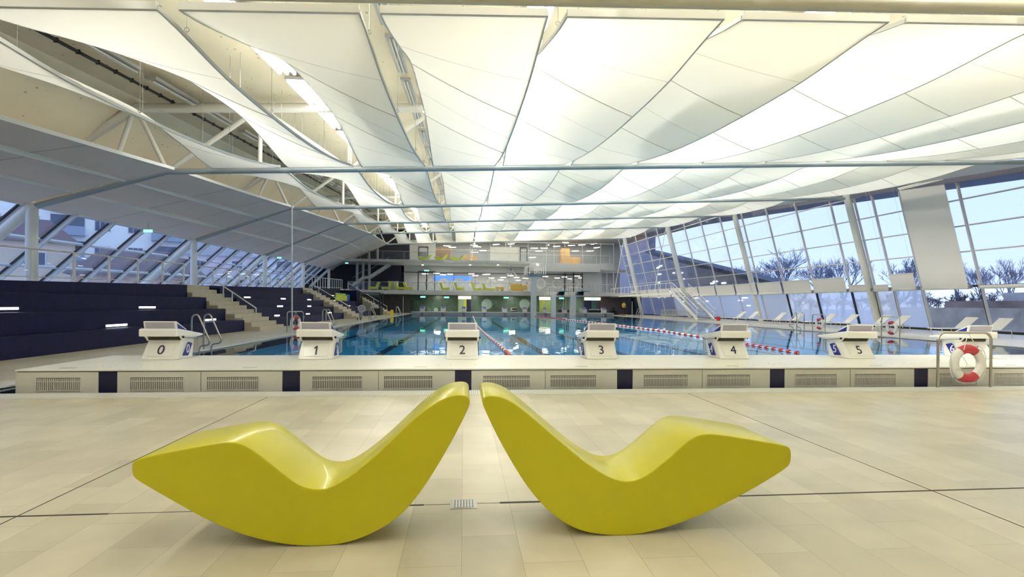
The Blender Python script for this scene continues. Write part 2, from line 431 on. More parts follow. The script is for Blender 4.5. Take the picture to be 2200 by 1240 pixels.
def vent(t, a, b, y0):
    v = part('vent_grille', MB().box(a, b, y0-.002, y0, .0, .185), mat('vent_shadow', (.07, .065, .055), .6), t)
    m = MB(); n = int((b-a)/.0245)
    for k in range(n+1):
        x = a+(b-a)*k/n; m.box(x-.0065, x+.0065, y0-.010, y0-.002, -.005, .178)
    for z in (.0, .128): m.box(a, b, y0-.012, y0-.002, z, z+.011)
    part('slats', m, PANEL, v)
bulkhead()

# ------------------------------------------------------------------ starting blocks
def numplate(t, s, side):
    x = .287*side
    m = MB(); q = [(.235, .09), (.40, .07), (.46, .28), (.335, .30)]
    q = [(.17, .055), (.345, .04), (.475, .245), (.35, .275)]
    m.prism(q, 'x', x-.003*side*0, x+.004*side)
    part('side_plate', m, BLUE, t, local=True, label='blue plate with white lane numeral')
    rz = Matrix.Rotation(PI/2*side, 4, 'Z') @ Matrix.Rotation(PI/2, 4, 'X')
    return text('side_numeral', s, .21, mat('white_ink', (.85, .85, .85), .5), t, Matrix.Translation((x+.006*side, .325, .155)) @ rz, shear=.12*side)
def block_geo(t, s, far=False):
    m = MB()
    body = [(0, 0), (.50, 0), (.60, .34), (.42, .40), (.22, .40), (.20, .335), (.12, .26)]
    m.hexa([(-.285, 0, 0), (.285, 0, 0), (.285, .50, 0), (-.285, .50, 0)], [(-.262, .18, .325), (.262, .18, .325), (.262, .60, .34), (-.262, .60, .34)])
    part('pedestal', m, BLOCKW, t, local=True, bevel=.018)
    part('head', MB().prism([(-.03, .388), (-.03, .505), (.02, .520), (.83, .395), (.83, .36), (.58, .345), (.14, .388)], 'x', -.297, .297), BLOCKW, t, local=True, bevel=.014)
    part('handle_slot', MB().box(-.258, .258, .17, .5, .322, .389), mat('slot_shadow', (.05, .045, .025), .6), t, local=True, label='dark hand slot under the head')
    for sg in (-1, 1): part('cheek', MB().prism([(.10, .389), (.17, .325), (.19, .30), (.60, .335), (.60, .389)], 'x', sg*.26, sg*.292), BLOCKW, t, local=True, bevel=.006)
    part('recess_panel', MB().hexa([(-.19, .0185, .055), (.19, .0185, .055), (.19, .04, .055), (-.19, .04, .055)], [(-.215, .138, .27), (.215, .138, .27), (.215, .17, .27), (-.215, .17, .27)]), BLOCKW, t, local=True, bevel=.004)
    part('kick_plate', MB().prism([(.05, .515), (.02, .635), (.045, .64), (.36, .49), (.34, .485), (.065, .60), (.085, .51)], 'x', -.255, .255), BLOCKW, t, local=True, bevel=.004)
    part('kick_plate_shade', MB().hexa([(-.225, .040, .522), (.225, .040, .522), (.225, .052, .522), (-.225, .052, .522)], [(-.225, .0165, .622), (.225, .0165, .622), (.225, .03, .622), (-.225, .03, .622)]), mat('lilac_hollow_shade', (.42, .40, .47), .35), t, local=True, label='lilac grey panel painted as shade in the kick plate hollow')  # lilac grey colour stands in for shading inside the hollow back
    part('tread_pad', MB().prism([(.36, .474), (.80, .3995), (.80, .404), (.36, .479)], 'x', -.27, .27), BLUE, t, local=True, label='navy blue tread pad')
    m = MB()
    for sg in (-1, 1): m.prism([(.09, .515), (.068, .603), (.33, .488)], 'x', sg*.2551, sg*.245)
    m.prism([(.10, .617), (.33, .506), (.335, .512), (.105, .623)], 'x', -.23, .23)
    part('grip_pad', m, BLUE, t, local=True, label='navy blue grip pad')
    for sg in (-1, 1):
        m = MB().tube([(sg*.30, .16, .37), (sg*.312, .35, .352), (sg*.312, .56, .335), (sg*.31, .62, .32), (sg*.30, .635, .26), (sg*.30, .635, .12), (sg*.29, .62, .075), (sg*.27, .55, .065)], .011, 8)
        m.tube([(sg*.30, .56, .33), (sg*.30, .56, .10)], .011, 8)
        part('backstroke_grip', m, CHROME, t, local=True)
        part('knob', MB().sphere((sg*.307, .15, .372), .02, 10, 6), BLACK, t, local=True)
    if not far:
        nm = Matrix.Translation((0, .067, .155)) @ Matrix.Rotation(PI/2-R(29), 4, 'X')
        text('numeral', s, .235, INK, t, nm)
        for sg in (-1, 1): numplate(t, s, sg)
YB = 8.93
for i in range(7):
    t = thing('starting_block', f'ivory starting block bearing the numeral {i} on the near bulkhead', 'starting block', (-5.02+2.5*i, YB, .3), group='starting blocks on the near bulkhead')
    block_geo(t, str(i))

# far platform with its ten blocks
t = thing('far_starting_platform', 'low grey starting platform across the far end of the pool', 'platform', (6, 61.6, -.03))
part('deck_plate', MB().box(-6.25, 18.6, 61.6, 64.0, .22, .30), mat('grey_deck', (.42, .41, .37), .4), t)
part('fascia', MB().box(-6.2, 18.55, 61.7, 63.9, -.1, .22), mat('grey_fascia', (.30, .29, .29), .5, noise=.06), t)
m = MB()
for i in range(10): c = -5+2.5*i; m.box(c-.15, c+.15, 61.67, 61.7, .0, .16)
part('navy_inset', m, mat('dim_inset', (.09, .09, .11), .5), t)
far = thing('starting_block', '', 'starting block', (-5, 62.9, .3), group='starting blocks on the far platform', rz=PI)
block_geo(far, '', far=True)
where = ['beside the dark corner wall', 'before the two small round discs', 'in front of the pale lit doorway', 'left of the large round disc', 'between the large round disc and the bench', 'before the second large disc', 'just right of the tallest diving pillar', 'between the two shorter diving pillars', 'right of the rightmost diving pillar', 'at the right end of the platform']
far['label'] = 'small white starting block on the far platform, '+where[0]
for i in range(1, 10):
    dup(far, (-5+2.5*i, 62.9, .3), 'small white starting block on the far platform, '+where[i])

# ------------------------------------------------------------------ the two yellow loungers
LA = [(88,540),(94,526),(110,515),(200,490),(300,472),(400,453),(500,434),(600,416),(640,410),(680,410),(720,415),(760,430),(800,453),(850,490),(900,530),(950,570),(1000,611),(1050,650),(1080,668),(1110,680),(1145,689),(1180,692),(1215,692),(1250,687),(1290,668),(1340,640),(1400,600),(1480,535),(1550,475),(1625,402),(1700,330),(1760,272),(1820,220),(1880,180),(1920,159),(1960,142),(2000,133),(2040,131),(2066,134),(2082,145),(2092,165),(2092,185),(2075,225),(2020,340),(1950,465),(1850,640),(1750,780),(1680,850),(1600,910),(1500,962),(1400,1000),(1330,1017),(1250,1028),(1150,1030),(1070,1026),(1000,1018),(925,1005),(850,990),(770,968),(700,945),(625,915),(550,880),(475,841),(400,800),(300,742),(200,685),(120,640),(103,625),(94,610),(88,585)]
LB = [(100,180),(108,165),(122,156),(140,152),(170,150),(200,154),(230,162),(270,177),(310,200),(350,230),(400,270),(450,313),(500,357),(550,400),(600,440),(650,483),(700,525),(750,565),(800,602),(840,628),(880,652),(920,673),(960,687),(1000,693),(1040,692),(1080,685),(1120,670),(1160,645),(1200,615),(1250,573),(1300,530),(1350,482),(1400,437),(1440,410),(1480,396),(1520,391),(1560,392),(1650,402),(1750,419),(1850,436),(1950,453),(2020,465),(2040,473),(2052,485),(2056,510),(2054,565),(2048,590),(2030,608),(1950,660),(1870,707),(1800,748),(1700,803),(1600,853),(1500,900),(1400,940),(1300,975),(1200,1005),(1130,1020),(1060,1032),(980,1037),(900,1034),(820,1027),(740,1010),(680,988),(620,955),(570,920),(520,875),(460,815),(400,745),(350,668),(300,585),(250,500),(200,408),(160,325),(125,245),(104,205)]
def lounger(pts, ox, oy, sc, name, label, grp):
    P = [W(ox+x/sc, oy+y/sc, Y=2.735) for x, y in pts]
    zm = min(p.z for p in P); cx = sum(p.x for p in P)/len(P)
    # closed Catmull-Rom smoothing of the outline
    q = [(p.x, p.z-zm) for p in P]; n = len(q)
    sm = []
    for i in range(n):
        a, b, c, d = q[i-1], q[i], q[(i+1) % n], q[(i+2) % n]
        sm.append(tuple(.25*a[k]+.5*b[k]+.25*c[k] for k in (0, 1)) if 0 else b)
    for _ in range(2):
        sm = [tuple(.2*sm[i-1][k]+.6*sm[i][k]+.2*sm[(i+1) % n][k] for k in (0, 1)) for i in range(n)]
    out = []
    for i in range(n):
        a, b, c, d = sm[i-1], sm[i], sm[(i+1) % n], sm[(i+2) % n]
        for t in (0, .33, .66):
            out.append(tuple(.5*(2*b[k]+(c[k]-a[k])*t+(2*a[k]-5*b[k]+4*c[k]-d[k])*t*t+(3*b[k]-a[k]-3*c[k]+d[k])*t**3) for k in (0, 1)))
    zm = min(p[1] for p in out); out = [(a, b-zm) for a, b in out]
    y0, y1 = 2.735, 3.215
    o = solo(name, MB().prism(out, 'y', y0, y1), LIME, label, 'lounger', grp, bevel=.006)
    for p in o.data.polygons:
        if len(p.vertices) == 4: p.use_smooth = True
    return o, out
g = 'large lime yellow rocking loungers in the foreground'
la, outline = lounger(LA, 250, 800, 2.75, 'rocking_lounger', 'large lime yellow rocking lounger in the foreground, headrest pointing right, left of the pair', g)
lounger(LB, 1000, 800, 2.9333, 'rocking_lounger', 'large lime yellow rocking lounger in the foreground, headrest pointing left, right of the pair', g)

# ------------------------------------------------------------------ grandstand on the left
RX = [-9.6, -10.4, -11.2, -12.0, -12.8]; RZ = [.475, .97, 1.46, 1.95]
wz = lambda y: 1.45+.0235*y if y < 57 else 2.79
def stand(y0, y1, n, label):
    t = thing('grandstand', label, 'grandstand', (RX[0], (y0+y1)/2, 0), 'dark grandstand sections')
    for k in range(n):
        zt = RZ[min(k, 3)]; z0 = 0 if k == 0 else RZ[k-1]
        if k < n-1: part('seat_tier', MB().box(RX[k], RX[k]-.8, y0, y1, 0, zt), NAVY, t, bevel=.006)
        else:
            a, b = (RX[k], y0), (RX[k], y1); c = RX[k]-.16
            m = MB().hexa([(RX[k], y0, 0), (RX[k], y1, 0), (c, y1, 0), (c, y0, 0)], [(RX[k], y0, wz(y0)), (RX[k], y1, wz(y1)), (c, y1, wz(y1)), (c, y0, wz(y0))])
            part('back_parapet', m, NAVY, t)
    return t
stand(-7.8, 23.4, 4, 'near dark navy stepped grandstand left of the pool, before the first flight of stone steps')
stand(26.4, 42.0, 5, 'middle dark navy stepped grandstand between the first and second flights of stone steps')
stand(45.0, 54.4, 5, 'far dark navy stepped grandstand section beyond the second flight of stone steps')
def wedge(x0, x1, y0, y1, d=.14, f=wz):
    return MB().hexa([(x0, y0, f(y0)-d), (x1, y0, f(y0)-d), (x1, y1, f(y1)-d), (x0, y1, f(y1)-d)], [(x0, y0, f(y0)), (x1, y0, f(y0)), (x1, y1, f(y1)), (x0, y1, f(y1))])
m = wedge(-19.5, -12.16, -7.8, 23.4); m2 = wedge(-19.5, -12.96, 23.4, 57); m.add(m2.v, m2.f); m.box(-19.5, -12.9, 57, 72, 2.6, 2.8)
struct('floor_gallery', m, mat('pale_walkway', (.6, .6, .58), .5))
struct('wall_stand_end', MB().box(-13, -11.15, 54.4, 56.6, 0, 2.6), NAVY)
def steps(y0, y1, n, top, x0, label, tr=.355):
    t = thing('stone_steps', label, 'steps', (x0, (y0+y1)/2, 0), 'stone step flights through the grandstand')
    for k in range(n):
        part('step', MB().box(x0-tr*k, x0-tr*(n)-.02, y0+.01, y1-.01, 0 if k == 0 else top/n*k, top/n*(k+1)), STONES, t, bevel=.004)
    return t
steps(23.4, 26.4, 11, wz(25), -8.95, 'first flight of pale stone steps through the dark grandstand, nearest the camera')
steps(42, 45, 13, wz(43.5), -8.6, 'second flight of pale stone steps through the dark grandstand, halfway along')
steps(56.6, 59.2, 15, 2.79, -8.0, 'third flight of pale stone steps at the far end beside the glass booth', .34)
def handrail(pts, y, posts, label):
    P = [W(a, b, Y=y) for a, b in pts]
    t = thing('stair_handrail', label, 'handrail', (P[-1].x, y, 0), 'handrails on the stand steps')
    part('rail', MB().tube(P, .032, 8), STEELW, t)
    for a, b, c in posts:
        p, q = W(a, b, Y=y), W(a, c, Y=y); part('post', MB().tube([p, q], .028, 8), STEELW, t)
handrail([(462, 604), (480, 615), (550, 662), (550, 703)], 26.2, [(499, 628, 655), (480, 615, 640)], 'white tubular handrail on the first flight of steps')
handrail([(672, 612), (687, 620), (749.7, 658), (749.7, 675.5)], 44.8, [(721, 642, 658), (685, 620, 636)], 'white tubular handrail on the second flight of steps')
handrail([(748, 608), (831.6, 658.7), (831.6, 674)], 59, [(775, 625, 640), (748, 608, 625), (803, 642, 658)], 'white tubular handrail on the third flight beside the glass booth')
sl = [(-11.2, -6, 38, 663), (-11.2, 298, 333, 660.5), (-10.4, 227, 272, 699), (-10.4, 440, 463, 687), (-12, 524, 537, 639), (-11.2, 507, 522, 659), (-12, 603, 613, 642), (-11.2, 595, 607, 658), (-10.4, 589, 600, 678), (-12, 660, 668, 644), (-11.2, 660, 668, 658), (-10.4, 657, 665, 674.5), (-10.4, 705, 711.5, 672), (-11.2, 715.5, 721.5, 657.7), (-12, 713, 719, 646), (-12.8, 712.5, 717.5, 635.3), (-11.2, 747.5, 752, 657.7), (-10.4, 751, 756, 669.4), (-10.4, 778, 782, 668)]
sn = ['in the third tier at the left edge of the photo', 'in the third tier above and left of block 0', 'in the second tier left of block 0', 'in the second tier behind the near ladder rails', 'high beside the first stair handrail', 'below the upper strip beside the first stair handrail', 'in the top row midway along the middle stand', 'in the middle row midway along the middle stand', 'in the bottom row midway along the middle stand', 'in the top row near the second steps', 'in the middle row near the second steps', 'in the bottom row just before the second steps', 'low beside the second steps, behind the far ladder rails', 'mid-height in the far stand past the second steps', 'second highest in the far stand past the second steps', 'highest in the far stand past the second steps', 'at mid height behind the second stair rail post', 'low behind the foot of the second stair rail', 'low behind the grey floor fan']
for (X, a, b, y), w in zip(sl, sn):
    p, q = W(a, y, X=X), W(b, y, X=X); z = (p.z+q.z)/2
    t = thing('step_light', 'slim white glowing light strip '+w, 'light', (X, (p.y+q.y)/2, z), 'light strips in the grandstand risers')
    part('housing', MB().box(X, X+.012, p.y-.04, q.y+.04, z-.045, z+.045), mat('light_housing', (.03, .03, .06), .5), t)
    part('diffuser', MB().box(X+.012, X+.02, p.y, q.y, z-.028, z+.028), STRIP, t)

# walkway railings above the stands
def railing(ys, x, z0, h, name, label, grp=None, mids=(.12,), glass=True, mt=STEELW):
    y0, y1 = ys[0], ys[-1]
    t = thing(name, label, 'railing', (x, (y0+y1)/2, z0((y0+y1)/2)), grp)
    part('top_rail', MB().tube([(x, y0, z0(y0)+h), (x, y1, z0(y1)+h)], .026, 8), mt, t)
    for q in mids: part('mid_rail', MB().tube([(x, y0, z0(y0)+q), (x, y1, z0(y1)+q)], .018, 6), mt, t)
    for y in ys: part('post', MB().box(x-.02, x+.02, y-.04, y+.04, z0(y), z0(y)+h), mt, t)
    if glass:
        m = MB()
        for a, b in zip(ys, ys[1:]): m.quad((x-.03, a+.06, z0(a)+.1), (x-.03, b-.06, z0(b)+.1), (x-.03, b-.06, z0(b)+h-.06), (x-.03, a+.06, z0(a)+h-.06))
        part('glass_infill', m, GLASSB, t)
fr = lambda a, b, n: [a+(b-a)*i/n for i in range(n+1)]
railing(fr(9.4, 23.6, 9), -12.25, wz, .92, 'walkway_railing', 'white post railing with glass infill above the near grandstand', 'railings above the grandstand')
railing(fr(26.2, 42, 10), -13.0, wz, .95, 'walkway_railing', 'white post railing with glass infill above the middle grandstand', 'railings above the grandstand')
railing(fr(45.2, 56, 13), -13.0, wz, .98, 'walkway_railing', 'white close-barred railing above the far grandstand by the dark corner', 'railings above the grandstand', glass=False)

# ------------------------------------------------------------------ leaning glazing on the left
GS = 1.06
def gl(y, u, off=0):
    """point on the left glazing: u metres below its top edge"""
    return Vector((xl(y)-.35-GS*u-off, y, zl(y)+.12-u-off*.0))
for i in range(-1, 5):
    ya, yb = 18.2+12*i, 30.2+12*i
    if i == -1: ya = 10
    if i == 4: yb = 64
    ya += 0; L = 2.95
    w = struct(f'window_{i+2}', MB().quad(gl(ya, .0), gl(yb, .0), gl(yb, L), gl(ya, L)), GLASS, fix=False)
    m = MB(); m2 = MB()
    k = 0; y = 18.2+12*i
    while y < yb-.2:
        if y >= ya-.01:
            mm = MB().bar(gl(y, -.05)+Vector((.16, 0, .0)), gl(y, L)+Vector((.16, 0, 0)), .10, .22, (1, 0, 1))
            part('mullion', mm, mat('white_aluminium', (.66, .68, .70), .4), w)
            m2.bar(gl(y-.10, -.05)+Vector((.07, 0, 0)), gl(y-.10, L)+Vector((.07, 0, 0)), .07, .05, (1, 0, 1))
        y += 2.4
    part('seal', m2, BLACK, w)
    m3 = MB()
    for u in (.0, .98, 1.95, L): m3.bar(gl(ya, u)+Vector((.05, 0, 0)), gl(yb, u)+Vector((.05, 0, 0)), .09, .09, (1, 0, 1))
    part('transom', m3, MATS['white_aluminium'], w)
m = MB()
for a, b in ((-8, 10), (10, 64.0)): m.add([gl(a, 2.9), gl(b, 2.9), gl(b, 2.9)+Vector((0, 0, -3)), gl(a, 2.9)+Vector((0, 0, -3))], [(0, 1, 2, 3)])
m.add([gl(-8, -.3), gl(10, -.3), gl(10, 2.9), gl(-8, 2.9)], [(0, 1, 2, 3)])
struct('wall_left', m, GREYP, fix=False)

# ------------------------------------------------------------------ trusses and columns
near = ['nearest, just above the camera', 'second nearest', 'third from the camera', 'fourth from the camera', 'fifth from the camera', 'farthest, over the gallery']
XTOP = lambda y: 25.15-.075*(y-20)+0.0
def xright(i): return {0: 25.6, 1: 24.9, 2: 24.3, 3: 23.4, 4: 22.2, 5: 21.3}[i]
for i in range(6):
    y = YC[i+1]; xr = xright(i); z = lambda x: zchord(x, y)
    t = thing('roof_truss', 'white tubular steel roof truss, '+near[i], 'truss', (0, y, z(0)), 'roof trusses')
    r = .11 if i else .10
    part('lower_chord', MB().tube([(xl(y), y, zl(y)), (KX, y, z(KX)), (xr, y, z(xr))], r*.9, 12), STEELG if i else mat('beige_painted_steel', (.5, .48, .38), .4), t)
    xk, zt = KX-1.0, 2.15
    part('upper_chord', MB().tube([(xl(y)-.2, y, zl(y)+1.0), (xk, y, z(xk)+zt), (xr, y, z(xr)+zt)], .16, 12), STEELW, t)
    xs = [KX+3*k for k in range(0, 12)]
    for k in range(11):
        a, b = xs[k], xs[k+1]; mid = (a+b)/2
        if b > xr+.5: break
        if k % 2 == 0: part('web_member', MB().tube([(a, y, z(a)), (b, y, z(b)+zt)], .085, 8), STEELW, t)
        else: part('web_member', MB().tube([(a, y, z(a)+zt), (b, y, z(b))], .085, 8), STEELW, t)
        part('web_member', MB().tube([(b, y, z(b)), (b, y, z(b)+zt)], .07, 8), STEELW, t)
    q0, q1 = Vector((xl(y), y, zl(y))), Vector((KX, y, z(KX)))
    part('web_member', MB().tube([q1, (xk, y, z(xk)+zt)], .075, 8), STEELW, t)
    part('web_member', MB().tube([q0.lerp(q1, .55), (xk-.1, y, z(xk)+zt-.1)], .075, 8), STEELW, t)
    part('web_member', MB().tube([q0.lerp(q1, .55), (xl(y)-.1, y, zl(y)+1.05)], .075, 8), STEELW, t)
cn = ['nearest, at the left edge', 'second from the camera', 'third from the camera', 'fourth from the camera', 'farthest, at the dark corner']
for i in range(1, 6):
    y = YC[i+1]
    t = thing('steel_column', 'round white column with slanting strut along the left windows, '+cn[i-1], 'column', (xl(y), y, wz(y)), 'columns along the left windows')
    part('shaft', MB().tube([(xl(y), y, min(wz(y), 2.8)), (xl(y), y, zl(y))], .165, 16), STEELW, t)
    part('strut', MB().tube([(xl(y)+.1, y, zl(y)+.1), (xl(y)-2.75, y, zl(y)-2.6)], .17, 16), STEELW, t)
rc = {30.2: ((1820.5, 427), (1888.7, 698.6)), 42.2: ((1577.7, 461.7), (1636, 690)), 54.2: ((1432, 484.7), (1482, 682)), 66.2: ((1340.6, 511.8), (1380, 678))}
for n, (y, (a, b)) in enumerate(rc.items()):
    p, q = W(*a, Y=y), W(*b, Y=y); d = (p-q); q = q+d*((0-q.z)/d.z)
    t = thing('raking_column', 'round white column leaning inward before the right glass wall, '+['nearest, beside the tall blind', 'second, left of the nearest one', 'third, behind the white stairs', 'farthest, by the dark doorway'][n], 'column', q, 'leaning columns along the right glass wall')
    part('shaft', MB().tube([q, p+d*.03], .21, 18), STEELW, t)
    part('base_plate', MB().disc(q+Vector((0, 0, .01)), .3, (0, 0, 1), .02, 18), STEELW, t)

# slim stainless pole beside the pool
p0 = W(627.5, 719, Z=0); p1 = W(627, 438, Y=p0.y)
solo('steel_pole', MB().tube([p0, p1], .03, 10), mat('pale_steel', (.6, .6, .58), .35, .6), 'tall slim pale vertical pole at the left pool edge behind block 1', 'pole')

# ------------------------------------------------------------------ roof deck
RH = 2.5
m = MB()
for a, b in zip(range(6), range(1, 7)):
    ya, yb = YC[a], YC[b]
    if b == 6: yb = 80
    if a == 0: ya = -8
    za, zb = zc(ya), zc(min(yb, 66.2))
    m.quad((-11, ya, za-.5+RH), (29, ya, za+SL*29+RH), (29, yb, zb+SL*29+RH), (-11, yb, zb-.5+RH))
    m.quad((-11, ya, za-.5+RH), (-11, yb, zb-.5+RH), (xl(yb)-.4, yb, zl(min(yb, 66))+.15), (xl(ya)-.4, ya, zl(ya)+.15))
o = struct('ceiling', m, ROOF, fix=False)
s_ = o.modifiers.new('thick', 'SOLIDIFY'); s_.thickness = .3; s_.offset = 1
for p in o.data.polygons: pass

# cable tray and lamps under the roof
t = thing('cable_tray', 'black clipped cable running under the cream roof above the left sails', 'cable tray', (-9.8, 12, 7))
m = MB(); m2 = MB()
P = [(-9.8, y, zc(y)+SL*-9.8+RH-.18) for y in (-6, 6.2, 18.2, 30.2, 42.2, 54.2, 65)]
part('cable', m.tube(P, .045, 8), BLACK, t)
for k in range(100):
    y = -5+.7*k
    if y < 64: m2.box(-9.85, -9.75, y-.015, y+.015, zc(y)+SL*-9.8+RH-.235, zc(y)+SL*-9.8+RH-.12)
part('clip', m2, BLACK, t, kind='stuff')
def luminaire(lit):
    t = thing('ceiling_lamp', '', 'ceiling lamp')
    w2 = .24 if lit else .09
    part('tray', MB().box(-w2-.06, w2+.06, -1.2, 1.2, 0, .09), ALU, t, local=True)
    for x in ((-.2, .0, .2) if lit else (-.04, .04)): part('tube', MB().tube([(x, -1.15, -.05), (x, 1.15, -.05)], .05 if lit else .025, 8), LAMP if lit else mat('unlit_tube', (.6, .6, .55), .4), t, local=True)
    return t
protos = {1: luminaire(True), 0: luminaire(False)}; used = {1: False, 0: False}
al = None
def lamp_row(x, lit, b, ks):
    for k in ks:
        ya, yb = YC[b], YC[b+1]; y = ya+(yb-ya)*(k+.5)/4; z = zchord(x, y)+RH-.30
        sl_ = math.atan((ZC[b+1]-ZC[b])/12)
        lab = f'{"glowing" if lit else "unlit"} tube lamp, {ORD[k]} of four in the {["overhead bay","nearest bay","second bay","third bay","fourth bay","farthest bay"][b]}, {["leftmost","left of centre","centre left","centre","right of centre","rightmost"][int((x+9)//5)]} row'
        o = protos[lit]
        if used[lit]: o = dup(o)
        used[lit] = True
        o.location = (x, y, z); o.rotation_euler = (sl_, 0, 0)
        o['label'] = lab; o['group'] = 'lit tube lamps under the roof' if lit else 'unlit tube lamps under the roof'
for b in range(0, 6):
    for x in (-5.0, 1.6, 8.0, 14.5): lamp_row(x, 1, b, range(4))
    if b in (1, 2, 3):
        for x in (-9.0, -1.8): lamp_row(x, 0, b, range(4))
def area(name, loc, sx, sy, e, col=(1, .975, .905), rot=(0, 0, 0), spread=PI):
    l = bpy.data.lights.new(name, 'AREA'); l.shape = 'RECTANGLE'; l.size = sx; l.size_y = sy; l.energy = e; l.color = col; l.spread = spread
    o = bpy.data.objects.new(name, l); o.location = loc; o.rotation_euler = rot; COL.objects.link(o); return o
LE = 190
for b in range(0, 6):
    for x in (-5.0, 1.6, 8.0, 14.5, 20.5):
        y = (YC[b]+YC[b+1])/2; area('tube_light', (x, y, zchord(x, y)+RH-.42), .3, 10.4, LE, rot=(math.atan((ZC[b+1]-ZC[b])/12), 0, 0))

for i in range(6):                                 # added uplights without fixtures, evening out the sail brightness
    y = YC[i+1]; area('added_uplight', (8.0, y, zchord(8.0, y)+1.15), 19, .12, 1150, (1, .98, .91), rot=(PI, math.atan(SL), 0))

# ------------------------------------------------------------------ fabric sails
LP = [0, .36, .78, .82, .76, .4, 0]; RP = [0, -.22, -.31, -.34, -.30, -.18, 0]
def cr(tab, t):
    t = max(0, min(.9999, t))*(len(tab)-1); i = int(t); f = t-i
    a, b, c, d = tab[max(0, i-1)], tab[i], tab[i+1], tab[min(len(tab)-1, i+2)]
    return .5*(2*b+(c-a)*f+(2*a-5*b+4*c-d)*f*f+(3*b-a-3*c+d)*f**3)
HW = 1.085
def sail_point(b, u, t, dz=0.):
    ya, yb = YC[b]+.45, YC[b+1]-.32
    z0, z1 = ZC[b]+.03, ZC[b+1]+.0
    z = z0+(z1-z0)*t; l, r = cr(LP, t), cr(RP, t)
    x = (u*2-1)*HW
    sag = -.16*4*u*(1-u)*math.sin(PI*t)**.5 if 0 < t < 1 else 0
    return Vector((x, ya+(yb-ya)*t, z+SL*x+l*(1-u)+r*u+sag*.35+dz))
def make_sail(b):
    t = thing('ceiling_sail', '', 'ceiling sail')
    nu, nv = 8, 30; m = MB(); vs = [sail_point(b, i/nu, j/nv) for j in range(nv+1) for i in range(nu+1)]
    m.add(vs, [(j*(nu+1)+i, j*(nu+1)+i+1, (j+1)*(nu+1)+i+1, (j+1)*(nu+1)+i) for j in range(nv) for i in range(nu)], True)
    o = bpy.data.objects.new('membrane', m.mesh('membrane', SAIL, fix=False)); COL.objects.link(o); o.parent = t
    for tt in (0, 1):
        a, c = sail_point(b, 0, tt), sail_point(b, 1, tt)
        part('end_bar', MB().bar(a+Vector((0, 0, .045)), c+Vector((0, 0, .045)), .05, .10), mat('sail_frame_white', (.58, .58, .53), .45), t, local=True)
    for u in (0, 1):
        m = MB()
        pts = [sail_point(b, u, k/24) for k in range(25)]
        for k in range(24): m.bar(pts[k]+Vector((0, 0, .025)), pts[k+1]+Vector((0, 0, .025)), .025, .06)
        part('side_rail', m, mat('sail_rail_grey', (.50, .51, .48), .5), t, local=True)
    for tt in (1/3, 2/3):
        part('crossbar', MB().tube([sail_point(b, u/6, tt, -.012) for u in range(7)], .009, 6), mat('seam_grey', (.60, .61, .57), .5), t, local=True)
    m = MB()
    for tt in (1/6, .5, 5/6): m.tube([sail_point(b, u/6, tt, -.002) for u in range(7)], .003, 4, False)
    part_split('seam', m, MATS['seam_grey'], t, local=True)
    for tt in (.06, 1/3, 2/3, .94):
        for u in (0, 1):
            p = sail_point(b, u, tt)
            part('suspension_wire', MB().tube([p, (p.x, p.y, zc(p.y)+RH-.1)], .0045, 4, False).torus((p.x, p.y, p.z+.12), .03, .006, n=10, m=5), mat('wire_grey', (.3, .3, .28), .4, .6), t, local=True)
    return t
bay = ['directly above the camera', 'between the first and second trusses', 'between the second and third trusses', 'between the third and fourth trusses', 'between the fourth and fifth trusses', 'in the farthest bay before the gallery']
for b in range(6):
    first = make_sail(b); ks = range(-3, 9) if b else range(0, 7)
    for n, k in enumerate(ks):
        x = -.015+2.43*k
        o = first if n == 0 else dup(first)
        o.location = (x, 0, SL*x)
        o['label'] = f'white fabric sail {bay[b]}, {ORD[n]} from the left'; o['group'] = 'white ceiling sails'

